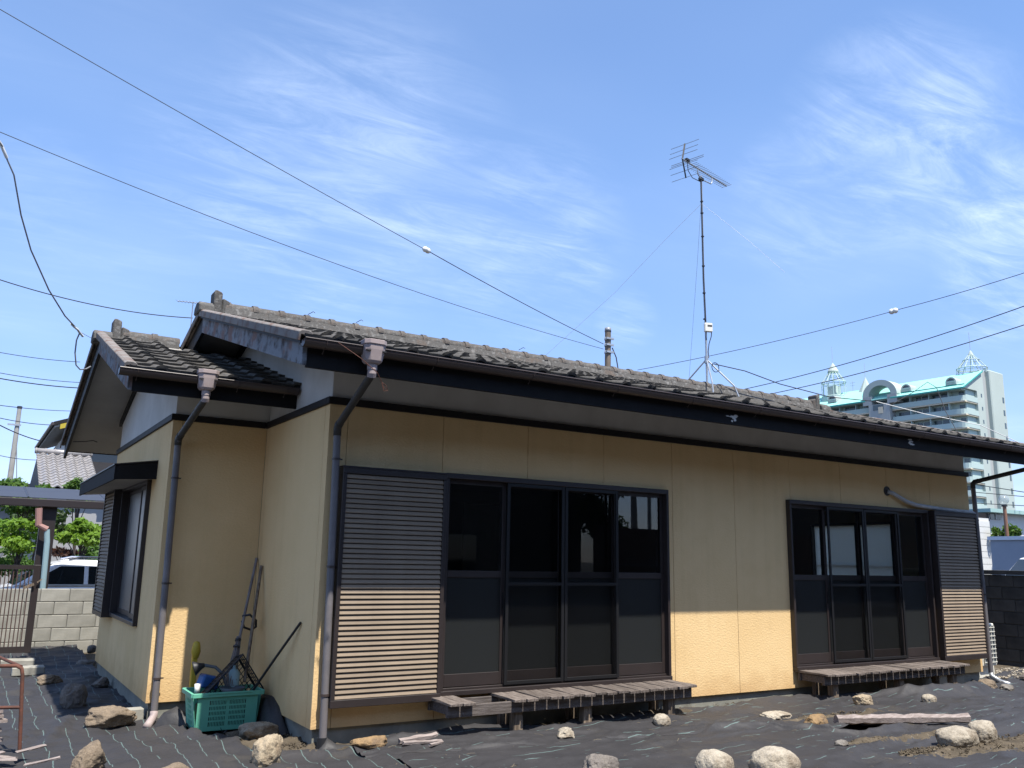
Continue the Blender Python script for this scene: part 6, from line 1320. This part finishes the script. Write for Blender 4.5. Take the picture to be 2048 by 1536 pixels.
# cable coil at the tripod
MB().tube([(7.14+0.075*math.cos(a*0.35), 2.64, 4.545+0.075*math.sin(a*0.35)) for a in range(38)], 0.006, 5, False).build('cable_coil', 'wire', an)
# small far aerial left
fa = thing('small_aerial', 'small aerial on a thin mast seen behind the left gable tip of the main roof', 'aerial', (0.241, 7.145, 3.600))
MB().tube([(0.092, 6.782, 3.6), (0.092, 6.782, 5.370)], 0.008, 6).build('mast', 'wire_grey', fa)
MB().tube([(-0.118, 6.904, 5.395), (0.151, 6.745, 5.371)], 0.007, 5).build('boom', 'galv', fa)
fe0 = Vector((-0.118, 6.904, 5.395)); fe1 = Vector((0.151, 6.745, 5.371)); fd = Vector((-(fe1-fe0).y, (fe1-fe0).x, 0)).normalized()
for k in range(7): p = fe0.lerp(fe1, k/6); MB().tube([p-fd*0.07, p+fd*0.07], 0.003, 4).build('element', 'wire_grey', fa)
# ================================================================== SERVICE POLE BEHIND
sp = thing('service_pole', 'short stained steel service pole with clamps rising behind the roof ridge', 'pole', (8.1, 6.6, 0.0))
auto_smooth(MB().tube([(8.08, 6.6, 0.0), (8.13, 6.6, 6.16)], 0.062, 16).build('shaft', 'rust_pole', sp), 60)
MB().lathe([(0.0, 0.05), (0.066, 0.045), (0.068, -0.04), (0.062, -0.04)], (8.13, 6.6, 6.17), 16).build('cap', 'wire_grey', sp, smooth=True)
for z_ in (5.70, 5.85, 5.98):
    MB().lathe([(0.063, -0.02), (0.072, -0.02), (0.072, 0.02), (0.063, 0.02)], (8.125, 6.6, z_), 16).box(8.04, 8.22, 6.515, 6.545, z_-0.018, z_+0.018).build('clamp_band', 'galv', sp)
    MB().tube([(8.03, 6.53, z_), (7.99, 6.52, z_), (7.985, 6.52, z_-0.03)], 0.012, 6).build('clamp_hook', 'galv', sp)
MB().tube([(8.20, 6.55, 5.80), (8.26, 6.5, 5.6), (8.32, 6.45, 5.1)], 0.012, 6).build('earth_cable', 'wire', sp)
# ================================================================== OVERHEAD WIRES
def wire(name, label, pts, r, m='wire', group='overhead wires', cat='wire', n=20, sg=None, e0=None, e1=None):
    P_ = list(pts) if sg is None else sag(pts[0], pts[1], sg, n)
    if e0: P_.insert(0, e0)      # run on past the edge of the picture
    if e1: P_.append(e1)
    o = MB().tube(P_, r, 5, False).build(name, m, None, smooth=True); recentre(o, P_[0]); return tag(o, label, cat, group)
wire('stay_wire', 'upper long wire from the top left corner to the service pole, carrying an insulator', [(-2.852, 2.797, 7.052), (2.246, 3.012, 5.557)], 0.0045, 'wire', 'overhead wires', 'wire', 20, 0.02, (-20.111, 2.072, 12.382), None)
wire('stay_wire', 'wire continuing from the insulator down to the service pole', [(2.295, 2.988, 5.532), (6.808, 5.043, 5.362)], 0.006, 'wire', 'overhead wires', 'wire', 20, 0.03, None, None)
wire('power_line', 'lower long wire from the left edge to the service pole', [(-2.719, 3.557, 6.040), (6.819, 5.058, 5.274)], 0.0045, 'wire', 'overhead wires', 'wire', 20, 0.16, (-20.445, 0.770, 8.654), None)
wire('twisted_cable', 'twisted cable from the left edge to behind the main gable', [(-2.549, 8.897, 5.831), (0.782, 10.383, 6.077)], 0.009, 'wire', 'overhead wires', 'wire', 20, 0.12, (-18.950, 1.581, 6.985), None)
wire('service_drop', 'sagging grey service cable from the clamps at the left edge to the wing gable', [(-2.664, 1.861, 5.223), (-2.623, 1.903, 5.192), (-2.574, 1.955, 5.098), (-2.500, 2.000, 4.974), (-2.397, 2.246, 4.685), (-2.271, 2.469, 4.426), (-2.059, 2.769, 4.133), (-1.868, 3.053, 3.957), (-1.689, 3.323, 3.870)], 0.008, 'wire_grey', None, 'cable', 20, None, (-13.806, -9.605, 13.492), None)
wire('service_drop_loop', 'loop of grey cable hanging before the wing gable tip', [(-1.689, 3.323, 3.870), (-1.711, 3.357, 3.784), (-1.708, 3.388, 3.650), (-1.682, 3.404, 3.517), (-1.635, 3.443, 3.481), (-1.575, 3.463, 3.498), (-1.527, 3.541, 3.547)], 0.008, 'wire_grey', None, 'cable', 20, None, None, None)
wire('service_drop_tail', 'thin tail wire tying the service cable clamp to the wing ridge', [(-1.689, 3.323, 3.870), (-1.502, 3.910, 3.943)], 0.003, 'wire_grey', None, 'cable', 20, 0.0, None, None)
wire('twisted_clamp', 'white twisted clamp at the lower end of the service cable', [(-1.794, 3.197, 3.919), (-1.749, 3.235, 3.891), (-1.714, 3.277, 3.878), (-1.688, 3.325, 3.859), (-1.651, 3.368, 3.835)], 0.013, 'white_ceramic', 'white twisted clamps', 'clamp', 20, None, None, None)
wire('twisted_clamp', 'white twisted clamp at the left edge of the picture', [(-2.664, 1.861, 5.223), (-2.632, 1.907, 5.201), (-2.601, 1.924, 5.147), (-2.575, 1.954, 5.107)], 0.016, 'white_ceramic', 'white twisted clamps', 'clamp', 20, None, None, None)
wire('far_line', 'thin far line left of the wing gable, topmost', [(-2.337, 27.363, 8.271), (0.482, 30.283, 8.848)], 0.012, 'wire', 'overhead wires', 'wire', 20, 0.05, (-14.715, 14.542, 6.616), None)
wire('far_line', 'thin far line left of the wing gable, second from top', [(-2.251, 27.476, 7.574), (0.580, 30.411, 8.058)], 0.012, 'wire', 'overhead wires', 'wire', 20, 0.05, (-14.659, 14.611, 6.329), None)
wire('far_line', 'thick far line left of the wing gable, third from top', [(-2.227, 27.507, 7.387), (0.606, 30.446, 7.846)], 0.02, 'wire', 'overhead wires', 'wire', 20, 0.05, (-14.643, 14.630, 6.252), None)
wire('far_line', 'far line touching the top of the distant utility pole', [(-2.113, 27.657, 6.469), (1.436, 41.753, 8.554)], 0.014, 'wire', 'overhead wires', 'wire', 20, 0.05, (-6.464, 10.378, 4.160), None)
wire('far_line', 'far line passing just below the top of the distant utility pole', [(-2.060, 27.726, 6.045), (0.003, 33.494, 6.687)], 0.014, 'wire', 'overhead wires', 'wire', 20, 0.05, (-8.090, 10.870, 4.752), None)
wire('far_line', 'slanting far line falling to the eave of the white house', [(-2.090, 23.140, 5.251), (-0.620, 28.192, 5.400)], 0.018, 'wire', 'overhead wires', 'wire', 20, 0.05, (-7.118, 5.864, 5.423), None)
wire('far_line', 'far line low behind the distant utility pole', [(-1.790, 34.902, 5.419), (-0.115, 38.608, 5.661)], 0.014, 'wire', 'overhead wires', 'wire', 20, 0.05, (-9.188, 18.528, 5.234), None)
wire('stay_wire', 'wire rising to the right from behind the ridge to the insulator', [(8.970, 6.683, 5.464), (11.536, 2.536, 6.168)], 0.006, 'wire', 'overhead wires', 'wire', 20, 0.06, None, None)
wire('stay_wire', 'wire from the insulator out over the right edge', [(11.634, 2.467, 6.207), (11.630, 0.053, 6.282)], 0.006, 'wire', 'overhead wires', 'wire', 20, 0.02, None, (11.601, -17.938, 7.440))
wire('power_line', 'upper of the two dark lines crossing above the apartment block', [(19.840, 13.880, 7.516), (19.785, 4.164, 8.177)], 0.013, 'wire', 'overhead wires', 'wire', 20, 0.15, None, (19.686, -13.794, 10.509))
wire('power_line', 'lower of the two dark lines crossing above the apartment block', [(20.597, 13.450, 7.362), (19.844, 4.241, 7.704)], 0.013, 'wire', 'overhead wires', 'wire', 20, 0.12, None, (18.379, -13.687, 9.302))
wire('aerial_cable', 'black cable from the aerial tripod out to the right over the roof', [(7.043, 2.570, 4.572), (7.612, 2.472, 4.519), (8.416, 2.482, 4.411), (9.543, 2.410, 4.317), (10.644, 2.322, 4.352)], 0.008, 'wire', None, 'cable', 20, None, None, None)
wire('bright_stay', 'steel stay coloured white for its sun glint, running down right past the apartment block', [(10.644, 2.322, 4.352), (11.854, 2.202, 4.244), (13.205, 1.991, 4.152), (14.557, 1.835, 3.832)], 0.007, 'white_ceramic', None, 'wire', 20, None, None, (31.962, -0.185, -0.288))  # white colour stands in for the sun's glint on this steel wire
wire('looped_cable', 'dark cable arching over the roof before the apartment block', [(10.892, 2.178, 4.315), (11.344, 2.081, 4.557), (11.638, 1.971, 4.765), (11.785, 1.902, 4.672), (11.772, 1.772, 4.249), (11.535, 1.431, 3.783)], 0.006, 'wire', None, 'cable', 20, None, None, None)
wire('guy_wire', 'thin guy wire from the aerial mast down to the left', [(6.570, 2.280, 6.996), (6.100, 2.592, 6.402), (5.485, 3.052, 5.566), (4.479, 3.447, 4.503)], 0.0022, 'wire_grey', 'guy wires of the aerial', 'wire', 20, None, None, None)
wire('guy_wire', 'thin guy wire hanging almost straight down beside the mast', [(6.570, 2.280, 6.996), (6.901, 2.726, 6.283), (7.569, 3.685, 4.571)], 0.0022, 'wire_grey', 'guy wires of the aerial', 'wire', 20, None, None, None)
wire('guy_wire', 'glinting guy wire from the aerial mast down to the right', [(6.583, 2.272, 6.997), (6.635, 2.054, 6.769), (6.836, 1.581, 6.229), (6.885, 0.986, 5.583)], 0.0022, 'galv', 'guy wires of the aerial', 'wire', 20, None, None, None)
wire('power_line', 'line passing low before the apartment block, just under the eave', [(36.200, 16.001, 6.626), (34.722, 12.231, 6.150)], 0.025, 'wire', 'overhead wires', 'wire', 20, 0.0, None, (28.199, -4.414, 4.049))
wire('far_line', 'thin line before the apartment block, level with its mid floors', [(36.745, 15.957, 5.411), (34.902, 12.467, 4.702)], 0.018, 'wire', 'overhead wires', 'wire', 20, 0.0, None, (26.631, -3.199, 1.518))
wire('far_line', 'thin line before the lower floors of the apartment block', [(38.753, 17.162, 5.225), (37.000, 13.572, 4.706)], 0.016, 'wire', 'overhead wires', 'wire', 20, 0.0, None, (29.168, -2.469, 2.390))
wire('far_line', 'thin line just above the white building', [(38.818, 17.248, 4.701), (37.048, 13.635, 4.319)], 0.016, 'wire', 'overhead wires', 'wire', 20, 0.0, None, (29.165, -2.457, 2.615))
def egg_insulator(label, p, d, sz=0.05):
    d = Vector(d).normalized(); o = MB().lathe([(0.0, -1.0), (0.45, -0.85), (0.62, -0.5), (0.60, -0.15), (0.42, 0.0), (0.60, 0.15), (0.62, 0.5), (0.45, 0.85), (0.0, 1.0)], (0, 0, 0), 12).build('egg_insulator', 'white_ceramic', None, smooth=True)
    o.scale = (sz, sz, sz); o.location = p; o.rotation_euler = d.to_track_quat('Z', 'Y').to_euler(); return tag(o, label, 'insulator', 'ceramic insulators on the stay wires')
egg_insulator('white egg insulator on the long upper-left stay wire', (2.264, 3.002, 5.551), (1.384, 0.393, -0.196), 0.062)
egg_insulator('white egg insulator on the right-hand stay wire', (11.589, 2.499, 6.187), (0.295, -0.927, 0.106), 0.085)
# ================================================================== BEHIND THE CAMERA (mirrored in the window panes)
bf = thing('sheet_fence', 'brown corrugated sheet fence across the yard, mirrored in the window glass', 'fence', (9, -7.6, 0))
for k in range(30): MB().box(8.6+k*0.45, 8.6+k*0.45+0.44, -7.62, -7.58, 0.0, 2.25).build('fence_sheet', 'brown_fence', bf)
MB().box(8.6, 22.1, -7.575, -7.55, 1.45, 1.52).build('fence_rail', 'wood_x', bf)
tree('garden_tree', 'round dark tree by the brown fence, mirrored in the window glass', (9.6, -8.5, 0.0), 3.2, (9.6, -8.5, 2.7, 0.70, 0.7, 0.9), 'leaf_dark', 0.07, 0.06, 3600, 77)
def back_house(label, x0, x1, y0, y1, h):
    t = thing('neighbour_house', label, 'house', ((x0+x1)/2, (y0+y1)/2, -0.1))
    MB().box(x0, x1, y0, y1, -0.1, h).build('wall', 'brown_wall', t)
    MB().prism([(y0-0.6, h-0.15), ((y0+y1)/2, h+1.5), (y1+0.6, h-0.15), (y1+0.6, h-0.3), (y0-0.6, h-0.3)], 'x', x0-0.5, x1+0.5).build('roof', 'tile', t)
    for k in range(int((x1-x0)/3)):
        for z_ in (0.9, 3.5):
            w_ = MB().box(x0+1+k*3, x0+2.7+k*3, y1+0.001, y1+0.05, z_, z_+1.2).build('window', 'alu', t); MB().box(x0+1.06+k*3, x0+2.64+k*3, y1+0.051, y1+0.055, z_+0.06, z_+1.14).build('pane', 'car_glass', w_)
M['brown_wall'] = mat('brown_mortar_wall', (0.10, 0.08, 0.065), 0.9, (0.08, 0.065, 0.055), 2)
back_house('two-storey brown house across the yard, mirrored in the left window panes', -14.0, 9.45, -17.0, -9.2, 5.6)
back_house('two-storey brown house behind the sheet fence, mirrored in the right window panes', 14.2, 34.0, -12.0, -9.5, 5.6)
for k, (x, y, a) in enumerate(((17.4, -17.0, 0.0), (17.7, -17.4, 0.25), (21.6, -21.0, 0.0))):
    p = thing('utility_pole', ['nearer utility pole mirrored in the window glass', 'leaning strut pole mirrored beside the nearer utility pole', 'farther utility pole with crossarm mirrored in the window glass'][k], 'utility pole', (x, y, -0.1), 'utility poles across the yard')
    MB().tube([(x+a, y, -0.1), (x-a*0.3, y, 9.0-k*0.3)], 0.09, 10, True, 0.07).build('shaft', 'pole', p)
    if k == 2: MB().box(x-0.9, x+0.9, y-0.05, y+0.05, 7.4, 7.5).box(x-0.6, x+0.6, y-0.05, y+0.05, 6.7, 6.8).build('crossarm', 'pole', p)
